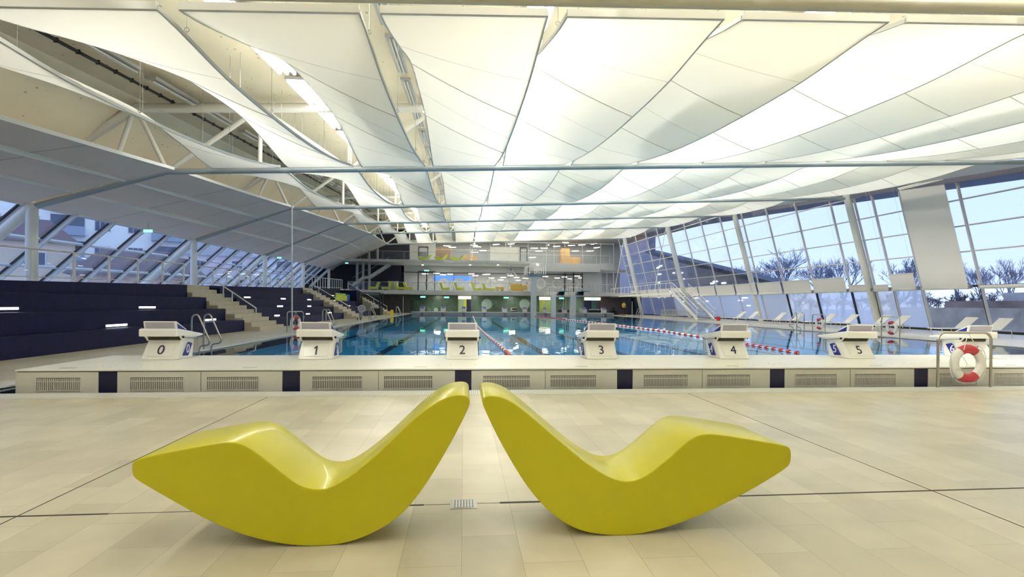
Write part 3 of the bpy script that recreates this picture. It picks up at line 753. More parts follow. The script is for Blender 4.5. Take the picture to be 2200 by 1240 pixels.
# flat edge soffit along the right columns and grey panels over the stands
for b in range(1, 6):
    ya, yb = YC[b]+.3, YC[b+1]-.2
    x0a = 2.43*8+1.25; xa, xb = XG(ya, zc(ya)+1)-1.3, XG(yb, zc(yb)+1)-1.3
    m = MB()
    P = [(x0a, ya, zchord(x0a, ya)+.1), (xa, ya, zchord(xa, ya)+.1), (xb, yb, zchord(xb, yb)+.1), (x0a, yb, zchord(x0a, yb)+.1)]
    m.hexa(P, [Vector(p)+Vector((0, 0, .06)) for p in P])
    solo('edge_soffit', m, mat('soffit_white', (.66, .66, .63), .6), f'flat white edge soffit above the right glass wall {bay[b]}', 'ceiling panel', 'edge soffits over the right glass wall')
def strip_panel(b, s):
    ya, yb = (YC[b]+.25 if b else -7), YC[b+1]-.25
    m = MB(); fm = MB(); fm2 = MB(); n = 12; f0, f1 = s/3+.008, (s+1)/3-.008
    row = []
    for k in range(n+1):
        y = ya+(yb-ya)*k/n; A = Vector((KX+.35, y, zc(y)+SL*KX+.06)); B = Vector((xl(y)-.15, y, zl(y)+.06))
        tw = .10*math.sin(PI*k/n)
        p, q = A.lerp(B, f0), A.lerp(B, f1); p.z -= .0; q.z += tw*.6; p.z -= tw*.35
        row.append((p, q))
    for k in range(n):
        (p, q), (p2, q2) = row[k], row[k+1]; d = Vector((0, 0, .03))
        m.hexa([p, q, q2, p2], [p+d, q+d, q2+d, p2+d])
        fm.bar(q+Vector((-.02, 0, .02)), q2+Vector((-.02, 0, .02)), .05, .13)
        fm2.bar(p+Vector((.03, 0, .02)), p2+Vector((.03, 0, .02)), .04, .10)
    t = thing('acoustic_panel', f'grey sloping panel {bay[b]}, {["highest","middle","lowest"][s]} of three over the stand', 'ceiling panel', (row[6][0].x, row[6][0].y, row[6][0].z), 'grey panels over the grandstand')
    part('sheet', m, ACOU, t); part('edge_rail', fm, WHITE, t); part('edge_rail', fm2, WHITE, t)
    sm = MB()
    for k in (4, 8): sm.bar(row[k][0]-Vector((0, 0, .003)), row[k][1]-Vector((0, 0, .003)), .012, .004)
    part_split('seam', sm, mat('panel_seam', (.3, .29, .32), .6), t)
for b in range(0, 6):
    for s in range(3): strip_panel(b, s)


# ------------------------------------------------------------------ leaning glass facade on the right
MY = [14, 17.2, 20.4, 23.6, 26.8, 28.6, 29.9, 31.8, 35, 38.2, 41.4, 44.6, 47.9, 51.2, 54.4, 57.6, 60.8, 64, 67.2, 69.8]
TZ = [2.45, 4.2, 5.5, 6.8, 8.15, 9.5]
fp = lambda y, z, o=0: Vector((XG(y, z)-o, y, z))
ztopg = lambda y: zc(y)+SL*25+1.6
WALU = mat('pale_aluminium_frame', (.60, .59, .57), .4)
bays = [(0, 6), (6, 10), (10, 14), (14, 19)]
for n, (a, b) in enumerate(bays):
    ya, yb = MY[a], MY[b]
    m = MB()
    m.quad(fp(ya, 2.45), fp(yb, 2.45), fp(yb, ztopg(yb)), fp(ya, ztopg(ya)))
    w = struct(f'window_{10+n}', m, GLASSF, fix=False)
    for k in range(a, b+(n == 3)):
        y = MY[k]
        part('mullion', MB().bar(fp(y, 2.3, .06), fp(y, ztopg(y), .06), .07, .12, (1, 0, 0)), WALU, w)
    m = MB()
    for k in range(a, b): m.bar(fp(MY[k]+.07, 2.4, -.02), fp(MY[k]+.07, ztopg(MY[k]), -.02), .05, .06, (1, 0, 0))
    part('seal', m, DFRAME, w)
    for z in TZ[1:]:
        if z < ztopg(ya): part('transom', MB().bar(fp(ya, z, .05), fp(yb, z, .05), .07, .07), WALU, w)
# ground-level glazing, seen as a row of panes and doors
for k in range(len(MY)-1):
    ya, yb = MY[k], MY[k+1]
    mt = GLASS if yb <= 26.8 else FROST if (k in (8, 9) or k == 5) else FROSTB
    if k >= 15: mt = GLASSF
    w = struct(f'window_{20+k}', MB().quad(fp(ya, .08), fp(yb, .08), fp(yb, 2.45), fp(ya, 2.45)), mt, fix=False)
    fm = DFRAME if k in (7, 8, 9) else WALU
    part('jamb', MB().bar(fp(ya, 0, .04), fp(ya, 2.45, .04), .10 if k in (8, 9, 4) else .07, .12, (1, 0, 0)), fm, w)
    part('seal', MB().bar(fp(ya+.09, 0, .02), fp(ya+.09, 2.45, .02), .06, .06, (1, 0, 0)), DFRAME, w)
    part('sill', MB().bar(fp(ya, .06, .04), fp(yb, .06, .04), .12, .12), DFRAME, w)
    part('header', MB().bar(fp(ya, 2.43, .04), fp(yb, 2.43, .04), .10, .10), DFRAME if k in (3, 2, 7, 8, 9, 1) else WALU, w)
# bottom-up roller blinds
CLOTH = bpy.data.materials.new('blind_cloth'); CLOTH.use_nodes = True; nt = CLOTH.node_tree; nt.nodes.clear()
o_ = nt.nodes.new('ShaderNodeOutputMaterial'); d_ = nt.nodes.new('ShaderNodeBsdfDiffuse'); t_ = nt.nodes.new('ShaderNodeBsdfTranslucent'); x_ = nt.nodes.new('ShaderNodeMixShader'); x_.inputs[0].default_value = .38
w_ = nt.nodes.new('ShaderNodeTexNoise'); w_.inputs['Scale'].default_value = 1.2; q_ = nt.nodes.new('ShaderNodeMix'); q_.data_type = 'RGBA'; q_.inputs[6].default_value = (.94, .90, .83, 1); q_.inputs[7].default_value = (.97, .93, .86, 1)
nt.links.new(w_.outputs[0], q_.inputs[0]); nt.links.new(q_.outputs[2], d_.inputs[0]); nt.links.new(q_.outputs[2], t_.inputs[0]); nt.links.new(d_.outputs[0], x_.inputs[1]); nt.links.new(t_.outputs[0], x_.inputs[2]); nt.links.new(x_.outputs[0], o_.inputs[0])
for k in range(0, 19):
    ya, yb = MY[k]+.13, MY[k+1]-.13
    if k in (4,): pass
    up = {0: .0, 1: .0, 2: .0, 3: 5.6, 5: .25, 6: .3}.get(k, .85)
    pos = ['at the right edge of the photo', 'second from the right edge', 'right of the tall raised blind', 'raised nearly to the ceiling as a tall white sheet', 'just left of the tall raised blind', 'short one by the nearest leaning column', 'behind the nearest leaning column'][k] if k < 7 else f'{ORD[k-7]} beyond the nearest leaning column'
    if k == 3: ya, yb = 24.05, 26.55
    t = thing('roller_blind', 'white bottom-up roller blind on the right glass wall, '+pos if k != 3 else 'tall white blind raised nearly to the ceiling on the right glass wall', 'blind', fp((ya+yb)/2, 2.32, .28), 'roller blinds on the right glass wall')
    part('roller', MB().tube([fp(ya, 2.36, .26), fp(yb, 2.36, .26)], .095, 12), WHITE, t)
    part('bracket', MB().bar(fp(ya-.08, 2.40, .22), fp(ya+.02, 2.40, .22), .2, .22).bar(fp(yb-.02, 2.40, .22), fp(yb+.08, 2.40, .22), .2, .22), ALU, t)
    if up > 0:
        za = 2.40+up
        part('cloth', MB().hexa([fp(ya, 2.4, .30), fp(yb, 2.4, .30), fp(yb, 2.4, .29), fp(ya, 2.4, .29)], [fp(ya, za, .30), fp(yb, za, .30), fp(yb, za, .29), fp(ya, za, .29)]), CLOTH, t)
        part('top_rail', MB().tube([fp(ya-.04, za, .295), fp(yb+.04, za, .295)], .035, 8), WHITE, t)
    m = MB()
    for y in (ya-.02, yb+.02): m.tube([fp(y, 2.4, .3), fp(y, ztopg(y)-1.0, .3)], .006, 4, False)
    part('guide_wire', m, mat('pale_steel', (.6, .6, .58), .35, .6), t)
# eave outside the facade
m = MB()
for a, b in zip(range(1, 6), range(2, 7)):
    ya, yb = YC[a], YC[b]; e = lambda y, o, d: Vector((XG(y, 9)+o, y, zc(y)+SL*25-.05+d))
    m.hexa([e(ya, 0, 0), e(yb, 0, 0), e(yb, 3.4, .2), e(ya, 3.4, .2)], [e(ya, 0, .3), e(yb, 0, .3), e(yb, 3.4, .45), e(ya, 3.4, .45)])
struct('trim_4', m, mat('dark_corrugated_eave', (.07, .075, .12), .5))
m = MB(); m.quad((30, -8, -.5), (30, 14, -.5), (23.5, 14, 10), (23.5, -8, 10)); m.quad((-19.5, -8, -.2), (30, -8, -.2), (30, -8, 7), (-19.5, -8, 7))
struct('wall_back', m, GREYP, fix=False)

# ------------------------------------------------------------------ furniture on the right deck
def deck_lounger(t):
    f = mat('white_lounger_mesh', (.74, .74, .72), .5)
    part('seat', MB().box(-1.35, .05, -.30, .30, .30, .335), f, t, local=True, bevel=.006)
    part('backrest', MB().hexa([(.03, -.30, .30), (.06, -.30, .335), (.06, .30, .335), (.03, .30, .30)], [(.68, -.30, .82), (.66, -.30, .85), (.66, .30, .85), (.68, .30, .82)]), f, t, local=True)
    for x in (-1.2, -.15):
        for sg in (-1, 1): part('leg', MB().tube([(x, sg*.28, .31), (x+.12, sg*.29, .0)], .016, 6), f, t, local=True)
    part('side_rail', MB().tube([(-1.38, -.31, .315), (.55, -.31, .315), (.6, -.31, .0)], .018, 6), f, t, local=True)
    part('back_prop', MB().tube([(.40, .2, .60), (.50, .2, .315)], .012, 6), f, t, local=True)
ys = [20.4, 21.9, 25.4, 26.6, 28.9, 30.7, 33.7, 35.6, 39, 40.8]
ln = ['nearest, at the right edge of the photo', 'second nearest, right of block 6', 'third from the right, behind the middle lifebuoy', 'fourth from the right, left of the middle lifebuoy', 'fifth from the right, beside the nearest leaning column', 'sixth from the right, behind the far lifebuoy stand', 'seventh, behind the pool ladder', 'eighth, before the frosted doors', 'ninth, by the second leaning column', 'leftmost and farthest of the row']
t0 = None
for k, y in enumerate(ys):
    loc = (23.3-.02*(y-20), y, 0); lab = 'white sun lounger on the right, '+ln[k]
    if t0 is None:
        t0 = thing('sun_lounger', lab, 'sun lounger', loc, 'white sun loungers on the right deck'); deck_lounger(t0)
    else: dup(t0, loc, lab)
    if k in (3, 7): pass
b = None
for k in range(6):
    t = dup(t0, (20.0, 46.6, .02+.11*k), f'pale sun lounger in the flat stack beside the white stairs, {ORD[k]} from the bottom', group='stacked sun loungers beside the stairs')
    for ch in t.children:
        if ch.name.startswith('backrest'):
            ch.data = MB().box(.03, .8, -.30, .30, .30, .335).mesh('backrest', mat('pale_lime_mesh', (.62, .66, .45), .6))
        elif ch.name.startswith('seat'):
            ch.data = MB().box(-1.35, .05, -.30, .30, .30, .335).mesh('seat', MATS['pale_lime_mesh'])
        elif k and (ch.name.startswith('leg') or ch.name.startswith('side') or ch.name.startswith('back_prop')):
            ch.data = MB().tube([ch.data.vertices[0].co, ch.data.vertices[0].co+Vector((.02, 0, -.1))], .012, 6).mesh('leg', WHITE)
# lifebuoys on their stands
def buoy_stand(loc, rz, wid, lab, lab2, s=1., ang=0):
    t = thing('lifebuoy_stand', lab, 'stand', loc, 'tubular lifebuoy stands', rz)
    h = .875; w2 = wid/2; P = [(-w2, 0, 0), (-w2, 0, h-.12)]
    for k in range(5): a = PI-PI/2*k/4; P.append((-w2+.12+.12*math.cos(a), 0, h-.12+.12*math.sin(a)))
    for k in range(5): a = PI/2-PI/2*k/4; P.append((w2-.12+.12*math.cos(a), 0, h-.12+.12*math.sin(a)))
    P += [(w2, 0, 0)]
    part('frame', MB().tube(P, .0205, 12), CHROME, t, local=True)
    part('hook', MB().box(w2+.02, w2+.06, -.02, .02, .62, .66).tube([(w2+.02, 0, .64), (w2+.05, 0, .60), (w2+.02, 0, .56)], .006, 6), CHROME, t, local=True)
    o = thing('lifebuoy', lab2, 'lifebuoy', Vector(loc)+Vector((0, -.03, .385)), 'red and white lifebuoys', rz)
    c = (0, -.02, 0)
    wm = mat('buoy_white', (.78, .77, .72), .4); rm = mat('buoy_red', (.50, .035, .05), .4)
    part('ring', MB().torus(c, .232, .068, n=48, m=14, flat=.8), wm, o, local=True)
    for a0 in (PI/2, 3*PI/2): part('red_band', MB().torus(c, .232, .0705, a0=a0-.62, a1=a0+.62, n=14, m=14, flat=.8), rm, o, local=True)
    m = MB()
    m.tube([(-.13, -.08, .22), (-.0, -.02, .47), (.02, -.02, .47), (.13, -.08, .22)], .006, 6)
    pts = []
    for k in range(25):
        a = 2*PI*k/24+PI/4; pts.append((math.cos(a)*(.305+.035*abs(math.sin(2*a))), -.03, math.sin(a)*(.305+.035*abs(math.sin(2*a)))))
    m.tube(pts, .006, 6)
    m.tube([(-.29, -.09, -.08), (-.12, -.1, -.05), (-.09, -.1, .0), (-.16, -.09, .12)], .005, 6)
    part('grab_rope', m, ROPEW, o, local=True)
buoy_stand((8.0, 7.44, .004), 0, .93, 'steel tubular lifebuoy stand at the near pool edge in front of block 6', 'red and white lifebuoy hanging large in front of block 6')
buoy_stand((18.5, 20.5, .004), PI/2, .95, 'steel tubular lifebuoy stand on the right pool edge, nearer of two', 'red and white lifebuoy on the right pool edge between blocks 5 and 6')
buoy_stand((18.5, 25.0, .004), PI/2, .95, 'steel tubular lifebuoy stand on the right pool edge beside the ladder', 'red and white lifebuoy beside the right pool ladder')
buoy_stand((-7.25, 22.8, .004), PI*.36, .95, 'steel tubular lifebuoy stand on the left deck behind block 1', 'red and white lifebuoy behind block 1, seen almost edge on')
# ladders
def ladder(x, y, sg, w_, lab):
    t = thing('pool_ladder', lab, 'ladder', (x, y, 0), 'stainless pool ladder rails')
    pr = [(-.16, 0), (-.16, .80), (-.145, .88), (-.10, .93), (-.04, .94), (.01, .90), (.26, .32), (.28, .25), (.26, .19), (.20, .16), (.10, .15), (.05, .12), (.03, .05), (.03, -.22)]
    for q in (-w_/2, w_/2): part('rail', MB().tube([(x+sg*a, y+q, b) for a, b in pr], .021, 10), CHROME, t)
for x, y, sg, lab in [(PX0-.02, 13.95, 1, 'stainless pool ladder rails on the left edge between blocks 0 and 1, nearest'), (PX0-.02, 26, 1, 'stainless pool ladder rails on the left edge behind block 1'), (PX0-.02, 38.2, 1, 'stainless pool ladder rails on the left edge beside the grey fan'), (PX0-.02, 53, 1, 'stainless pool ladder rails on the left edge beyond the yellow sign'), (PX1+.02, 26.5, -1, 'stainless pool ladder rails on the right edge left of block 5'), (PX1+.02, 52, -1, 'stainless pool ladder rails on the far right edge before the dark doorway')]:
    ladder(x, y, sg, .62, lab)
t = thing('bucket', 'small red bucket on the right deck beyond the foot of the stairs', 'bucket', (22.0, 42.3, 0))
part('body', MB().tube([(22.0, 42.3, 0), (22.0, 42.3, .36)], [.15, .19], 16), RED, t)
part('handle', MB().torus((22.0, 42.3, .34), .185, .01, a0=0, a1=PI, n=12, m=5), mat('handle_grey', (.4, .4, .4), .4), t)
# yellow sign
t = thing('wet_floor_sign', 'bright yellow folding floor sign standing on the left deck', 'sign', (-7.1, 51.6, 0))
part('front_board', MB().hexa([(-7.3, 51.4, 0), (-6.95, 51.4, 0), (-6.95, 51.43, 0), (-7.3, 51.43, 0)], [(-7.25, 51.6, .62), (-7.0, 51.6, .62), (-7.0, 51.63, .62), (-7.25, 51.63, .62)]), YEL, t)
part('rear_board', MB().hexa([(-7.3, 51.85, 0), (-6.95, 51.85, 0), (-6.95, 51.88, 0), (-7.3, 51.88, 0)], [(-7.25, 51.64, .62), (-7.0, 51.64, .62), (-7.0, 51.67, .62), (-7.25, 51.67, .62)]), YEL, t)
# grey device
t = thing('floor_fan', 'grey round-headed device on a wheeled stand by the second steps', 'fan', (-7.55, 38.7, 0))
part('head', MB().disc((-7.5, 38.65, .86), .27, (.3, -1, 0), .2, 20), mat('fan_grey', (.3, .3, .32), .5), t)
part('guard', MB().disc((-7.53, 38.54, .86), .275, (.3, -1, 0), .03, 20, .22), ALU, t)
part('stand', MB().box(-7.72, -7.5, 38.6, 38.85, .1, .62), mat('fan_grey', (.3, .3, .32), .5), t)
part('arm', MB().tube([(-7.95, 38.7, .98), (-7.6, 38.7, .95)], .03, 6), ALU, t)
for dx in (-.22, .0): part('wheel', MB().disc((-7.6+dx, 38.6, .1), .1, (1, 0, 0), .05, 14), BLACK, t)
# foam boards
for X0, ya, yb, z1, mt, lab in [(-11.55, 47.2, 49.6, 1.98, LIMEF, 'yellow-green foam board leaning on the far grandstand, leftmost and lowest'), (-11.85, 48.3, 52.2, 2.2, GREEN, 'large apple green foam board leaning on the far grandstand behind the yellow one'), (-11.7, 50.3, 52.1, 2.0, LIMEF, 'small pale green foam board beside the blue one on the far grandstand'), (-11.85, 52.5, 54.0, 2.15, CYAN, 'blue foam board leaning on the far grandstand, rightmost')]:
    solo('foam_board', MB().box(X0, X0+.1, ya, yb, 1.465, z1), mt, lab, 'foam board', 'coloured foam boards on the far grandstand', bevel=.02)
# glass booth
t = thing('glass_booth', 'black-framed glass booth at the far end of the left deck', 'booth', (-9.9, 55.6, 0))
x0, x1, y0, y1, h = -11.0, -8.8, 54.6, 56.4, 2.4
for x in (x0, x1):
    for y in (y0, y1): part('post', MB().box(x-.05, x+.05, y-.05, y+.05, 0, h), DFRAME, t)
part('top_frame', MB().box(x0, x1, y0-.05, y0+.05, h-.08, h).box(x0, x1, y1-.05, y1+.05, h-.08, h).box(x0-.05, x0+.05, y0, y1, h-.08, h).box(x1-.05, x1+.05, y0, y1, h-.08, h), DFRAME, t)
part('lower_panel', MB().box(x1-.03, x1+.03, y0, y1, 0, .9).box(x0+1.4, x1, y0-.02, y0+.02, 0, .7), DFRAME, t)
part('pane', MB().quad((x0, y0, .05), (x1, y0, .05), (x1, y0, h), (x0, y0, h)).quad((x1, y0, .9), (x1, y1, .9), (x1, y1, h), (x1, y0, h)), GLASSB, t)
part('shelf', MB().box(x0+1.3, x1, y0, y1, .82, .92), WHITE, t)

# lane ropes
def lane_rope(pts, lab, solid):
    P = [W(a, b, Z=.0) for a, b in pts]; P = [Vector((p.x, p.y, .0)) for p in P]
    t = thing('lane_rope', lab, 'lane rope', P[0], 'floating lane ropes')
    part('cable', MB().tube(P, .012, 5), ROPEW, t)
    L = [0]
    for a, b in zip(P, P[1:]): L.append(L[-1]+(b-a).length)
    def at(s):
        for i in range(len(P)-1):
            if s <= L[i+1]: return P[i].lerp(P[i+1], (s-L[i])/(L[i+1]-L[i])), (P[i+1]-P[i]).normalized()
        return P[-1], (P[-1]-P[-2]).normalized()
    ms = {0: MB(), 1: MB()}; s = .1
    while s < L[-1]:
        c, d = at(s); k = int(s/.34) % 2
        kind = solid(s, L[-1])
        if kind == 'sparse': ms[1 if int(s/.17) % 8 == 0 or True else 0].tube([c-d*.05, c+d*.05], .055, 8); s += .44; continue
        ms[1 if kind == 'red' else k].tube([c-d*.07, c+d*.07], .052, 8); s += .17
    part('red_floats', ms[1], mat('float_red', (.5, .03, .03), .4), t, kind='stuff'); part('white_floats', ms[0], mat('float_white', (.78, .78, .76), .4), t, kind='stuff')
lane_rope([(1097, 766), (1085, 753), (1070, 740), (1050, 724), (1035, 711), (1025, 700), (1021, 692), (1018, 684), (1016, 679.5)], 'red and white lane rope running lengthwise between blocks 2 and 3', lambda s, L: 'red' if s < 1.2 else '')
lane_rope([(1716, 759), (1660, 749), (1600, 738.5), (1520, 726), (1430, 712), (1366, 704), (1310, 697), (1240, 689.5), (1190, 683.5), (1150, 679.8)], 'red and white lane rope running lengthwise between blocks 5 and 6', lambda s, L: 'sparse' if s < 5.5 else 'red' if s > L-11 else '')

# ------------------------------------------------------------------ raised walkway and stairs at the far right
wx0, wx1, wzt = 20.6, 22.4, 2.62
t = thing('raised_walkway', 'white steel walkway along the far right glass wall, joining the gallery', 'walkway', (21.5, 58, 2.4))
part('deck', MB().box(wx0, wx1, 48.8, 70, wzt-.16, wzt), mat('pale_deck', (.62, .61, .57), .4), t)
part('edge_beam', MB().box(wx0-.05, wx0+.05, 48.8, 70, wzt-.26, wzt-.02), STEELW, t)
part('top_rail', MB().tube([(wx0, 48.8, wzt+.95), (wx0, 70, wzt+.95)], .028, 8), STEELW, t)
for k in range(15): part('post', MB().tube([(wx0, 48.9+1.5*k, wzt), (wx0, 48.9+1.5*k, wzt+.95)], .026, 6), STEELW, t)
part('lower_rail', MB().tube([(wx0, 48.8, wzt+.15), (wx0, 70, wzt+.15)], .015, 6), STEELW, t)
for (a, b, y) in (((1340.6, 513), (1319, 632), 66), ((1431, 487), (1406, 626), 54.2)):
    p, q = W(*a, Y=y), W(*b, Y=y); part('tie_rod', MB().tube([p, q], .035, 6), STEELW, t)
t = thing('steel_stairs', 'white steel stairs with see-through treads coming down from the raised walkway', 'stairs', (21.4, 46, 0))
sa, sb = Vector((0, 48.8, wzt-.08)), Vector((0, 43.4, 0))
for x in (20.65, 22.2): part('stringer', MB().bar(sa+Vector((x, 0, 0)), sb+Vector((x, 0, .05)), .08, .26), STEELW, t)
n = 15
for k in range(n):
    p = sa.lerp(sb, (k+.5)/n); part('tread', MB().box(20.68, 22.17, p.y-.16, p.y+.16, p.z-.03, p.z+.02), ALU, t)
for x in (20.65, 22.2):
    for dz in (.95, .55): part('handrail', MB().tube([sa+Vector((x, 0, dz)), sb+Vector((x, 0, dz+.1)), sb+Vector((x, -.3, dz+.1))], .026, 8), STEELW, t)
    for f in (.03, .5, .97): p = sa.lerp(sb, f)+Vector((x, 0, 0)); part('post', MB().tube([p, p+Vector((0, 0, .97))], .022, 6), STEELW, t)

# ------------------------------------------------------------------ outdoors
SNOW = mat('dusk_snow_ground', (.50, .52, .56), .8, noise=.12, nscale=.15)
m = MB(); m.quad((-300, -100, -.55), (300, -100, -.55), (300, 500, -.55), (-300, 500, -.55))
struct('ground', m, SNOW, fix=False)
BARK = mat('bare_bark', (.19, .20, .28), .9)
def tree(px, top, wpx, D, lab):
    lat = (px-1100)/F; x = (lat*cy_+sy_)*D; y = (cy_-lat*sy_)*D
    h = (654.1+ROLL*(px-1100)-top)*D/F+1.27+.5; rad = wpx/2*D/F
    rnd = random.Random(px)
    m = MB(); cnt = [0]
    def grow(p, d, L, r, lv):
        q = p+d*L; m.tube([p, p.lerp(q, .5)+Vector((rnd.uniform(-1, 1), rnd.uniform(-1, 1), 0))*L*.06, q] if lv < 5 else [p, q], [r, r*.8, r*.6] if lv < 5 else [r, r*.6], 3 if lv > 1 else 6, False)
        cnt[0] += 1
        if lv >= 6: return
        for k in range(3):
            a = rnd.uniform(0, 2*PI); s = rnd.uniform(.35, .85)
            u = Vector((math.cos(a), math.sin(a), 0)); nd = (d*(1-s*.40)+u*s*.62+Vector((0, 0, .10))).normalized()
            f = rnd.uniform(.45, 1)
            grow(p.lerp(q, f) if k else q, nd, L*rnd.uniform(.66, .88), max(.014, r*.55), lv+1)
    grow(Vector((x, y, -.6)), Vector((0, 0, 1)), h*.15, h*.014+.04, 0)
    cr_r = max(abs(v.x-x) for v in m.v); zt = max(v.z for v in m.v)
    for v in m.v:
        f = min(1, max(0, (v.z+.6)/(zt*.3)))
        v.x = x+(v.x-x)*(rad/cr_r*f+(1-f)); v.y = y+(v.y-y)*(rad/cr_r*f+(1-f)); v.z = -.6+(v.z+.6)*h/(zt+.6)
    o = solo('bare_tree', m, BARK, lab, 'tree', 'bare winter trees beyond the right glass wall')
for a in [(1690, 530, 150, 85, 'tall bare winter tree outside between the second and nearest leaning columns, widest crown'), (1765, 552, 90, 95, 'bare winter tree outside, just right of the widest crown'), (1812, 548, 100, 90, 'bare winter tree outside, directly left of the nearest leaning column'), (1585, 568, 90, 110, 'faint bare tree outside beyond the second leaning column'), (1640, 575, 80, 120, 'small distant bare tree outside left of the widest crown'), (1925, 552, 110, 85, 'bare winter tree outside, left of the tall blind'), (1968, 575, 60, 100, 'small bare tree outside, half behind the tall blind'), (2058, 552, 70, 90, 'bare winter tree outside, directly right of the tall blind'), (2115, 560, 90, 95, 'bare winter tree outside near the right edge of the photo'), (2175, 545, 100, 80, 'bare winter tree outside at the right edge of the photo')]:
    tree(*a)
m = MB(); rnd = random.Random(3)
def twig(p, d, L, r, lv):
    q = p+d*L; m.tube([p, q], [r, r*.6], 3, False)
    if lv >= 5: return
    for k in range(3):
        a = rnd.uniform(0, 2*PI); s_ = rnd.uniform(.4, .9)
        twig(p.lerp(q, rnd.uniform(.3, 1)), (d*(1-s_*.4)+Vector((math.cos(a), math.sin(a), .1))*s_*.7).normalized(), L*rnd.uniform(.6, .85), max(.03, r*.6), lv+1)
for k in range(64):
    a = R(17+44*(k+rnd.random()*.6)/64); D = 118+rnd.uniform(-7, 7)
    twig(Vector((D*math.sin(a), D*math.cos(a), -.5)), Vector((0, 0, 1)), rnd.uniform(1.3, 2.3), .12, 0)
solo('hedge', m, mat('dark_scrub', (.07, .08, .11), .9, noise=.3, nscale=.5), 'dark low band of leafless scrub beyond the bare trees', 'hedge', kind='stuff')
# neighbouring wing with sloping roof
t = thing('neighbouring_wing', 'dark glazed neighbouring wing with a sloping roof outside the right glass wall', 'building', (36, 80, -.5))
part('wall', MB().prism([(50, -.5), (50, 3.3), (86, 10.2), (86, 17), (110, 17), (110, -.5)], 'x', 32, 33.2), mat('dusk_wing_wall', (.13, .13, .2), .35, noise=.2, nscale=.3), t)
part('roof', MB().hexa([(31.4, 49, 3.3), (33.6, 49, 3.3), (33.6, 86, 10.4), (31.4, 86, 10.4)], [(31.4, 49, 3.75), (33.6, 49, 3.75), (33.6, 86, 10.9), (31.4, 86, 10.9)]), mat('dark_roof', (.035, .04, .09), .6), t)
rnd = random.Random(5)
for k in range(26):
    y = 54+rnd.uniform(0, 28); z = 1.2+rnd.uniform(0, 1)*(min(8, (y-50)*.19+1.2))
    part('lamp_reflection', MB().box(31.9, 31.98, y, y+rnd.uniform(.5, 1.1), z, z+.13), LAMPG, t)  # glowing boxes stand in for lamps reflected in the glazing
# terrace wall outside the near ground-level panes
t = thing('terrace_wall', 'snow-dusted low brown terrace walls outside the clear ground-level panes', 'wall', (38, 24, -.5))
for k, (x, z, mt) in enumerate([(33, 1.3, (.5, .5, .55)), (37, 1.8, (.28, .23, .24)), (42, 2.5, (.5, .5, .55)), (47, 3.1, (.24, .18, .19))]):
    part('terrace', MB().box(x, x+2.5, 4, 36, -.5, z), mat(f'terrace_tone_{ORD[k]}', mt, .8, noise=.3, nscale=.8), t)
# apartment blocks on the left
def block(cpx, D, wid, hgt, dep, rz, wallc, lab, floors, cols, roofc=None, gable=False, cat='building', z0=-.5):
    lat = (cpx-1100)/F; x = (lat*cy_+sy_)*D; y = (cy_-lat*sy_)*D
    t = thing('apartment_building', lab, cat, (x, y, z0), 'buildings outside the left windows', rz)
    part('wall', MB().box(-wid/2, wid/2, 0, dep, 0, hgt), wallc, t, local=True)
    if roofc:
        if gable: part('roof', MB().prism([(-wid/2-.5, hgt), (0, hgt+wid*.32), (wid/2+.5, hgt)], 'y', -.4, dep), roofc, t, local=True)
        else: part('roof', MB().hexa([(-wid/2-.5, -.6, hgt), (wid/2+.5, -.6, hgt), (wid/2+.5, dep, hgt), (-wid/2-.5, dep, hgt)], [(-wid/2+2, 3, hgt+2.6), (wid/2-2, 3, hgt+2.6), (wid/2-2, dep, hgt+2.6), (-wid/2+2, dep, hgt+2.6)]), roofc, t, local=True)
    fh = hgt/floors; cw = wid/cols
    for f in range(floors):
        for c in range(cols):
            xc, zc_ = -wid/2+cw*(c+.5), fh*(f+.55)
            if c % 3 == 1 and cols > 3:
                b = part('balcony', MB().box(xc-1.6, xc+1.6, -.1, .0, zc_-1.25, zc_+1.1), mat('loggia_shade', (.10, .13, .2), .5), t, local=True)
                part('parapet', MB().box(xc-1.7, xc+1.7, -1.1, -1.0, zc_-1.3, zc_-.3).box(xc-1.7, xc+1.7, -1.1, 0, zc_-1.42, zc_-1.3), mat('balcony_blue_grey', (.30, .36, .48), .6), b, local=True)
            else:
                b = part('window', MB().box(xc-.85, xc+.85, -.06, .0, zc_-.65, zc_+.75), mat('window_frame_white', (.7, .72, .75), .5), t, local=True)
                part('pane', MB().box(xc-.75, xc-.29, -.08, -.06, zc_-.55, zc_+.65).box(xc-.23, xc+.23, -.08, -.06, zc_-.55, zc_+.65).box(xc+.29, xc+.75, -.08, -.06, zc_-.55, zc_+.65), mat('dusk_pane', (.06, .08, .16), .2), b, local=True)
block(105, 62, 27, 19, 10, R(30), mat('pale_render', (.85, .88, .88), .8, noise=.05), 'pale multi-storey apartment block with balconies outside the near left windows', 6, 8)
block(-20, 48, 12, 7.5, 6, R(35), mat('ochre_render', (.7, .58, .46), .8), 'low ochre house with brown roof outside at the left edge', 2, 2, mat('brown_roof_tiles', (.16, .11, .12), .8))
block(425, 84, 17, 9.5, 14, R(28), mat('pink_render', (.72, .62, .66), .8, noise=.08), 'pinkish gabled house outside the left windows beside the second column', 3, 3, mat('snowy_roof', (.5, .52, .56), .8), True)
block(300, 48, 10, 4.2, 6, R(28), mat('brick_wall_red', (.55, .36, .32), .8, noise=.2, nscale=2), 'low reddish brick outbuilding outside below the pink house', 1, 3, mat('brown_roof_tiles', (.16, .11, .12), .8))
block(640, 120, 24, 12, 10, R(15), mat('white_render', (.8, .84, .9), .8), 'distant pale building outside the far left windows', 3, 4, mat('snowy_roof', (.5, .52, .56), .8))

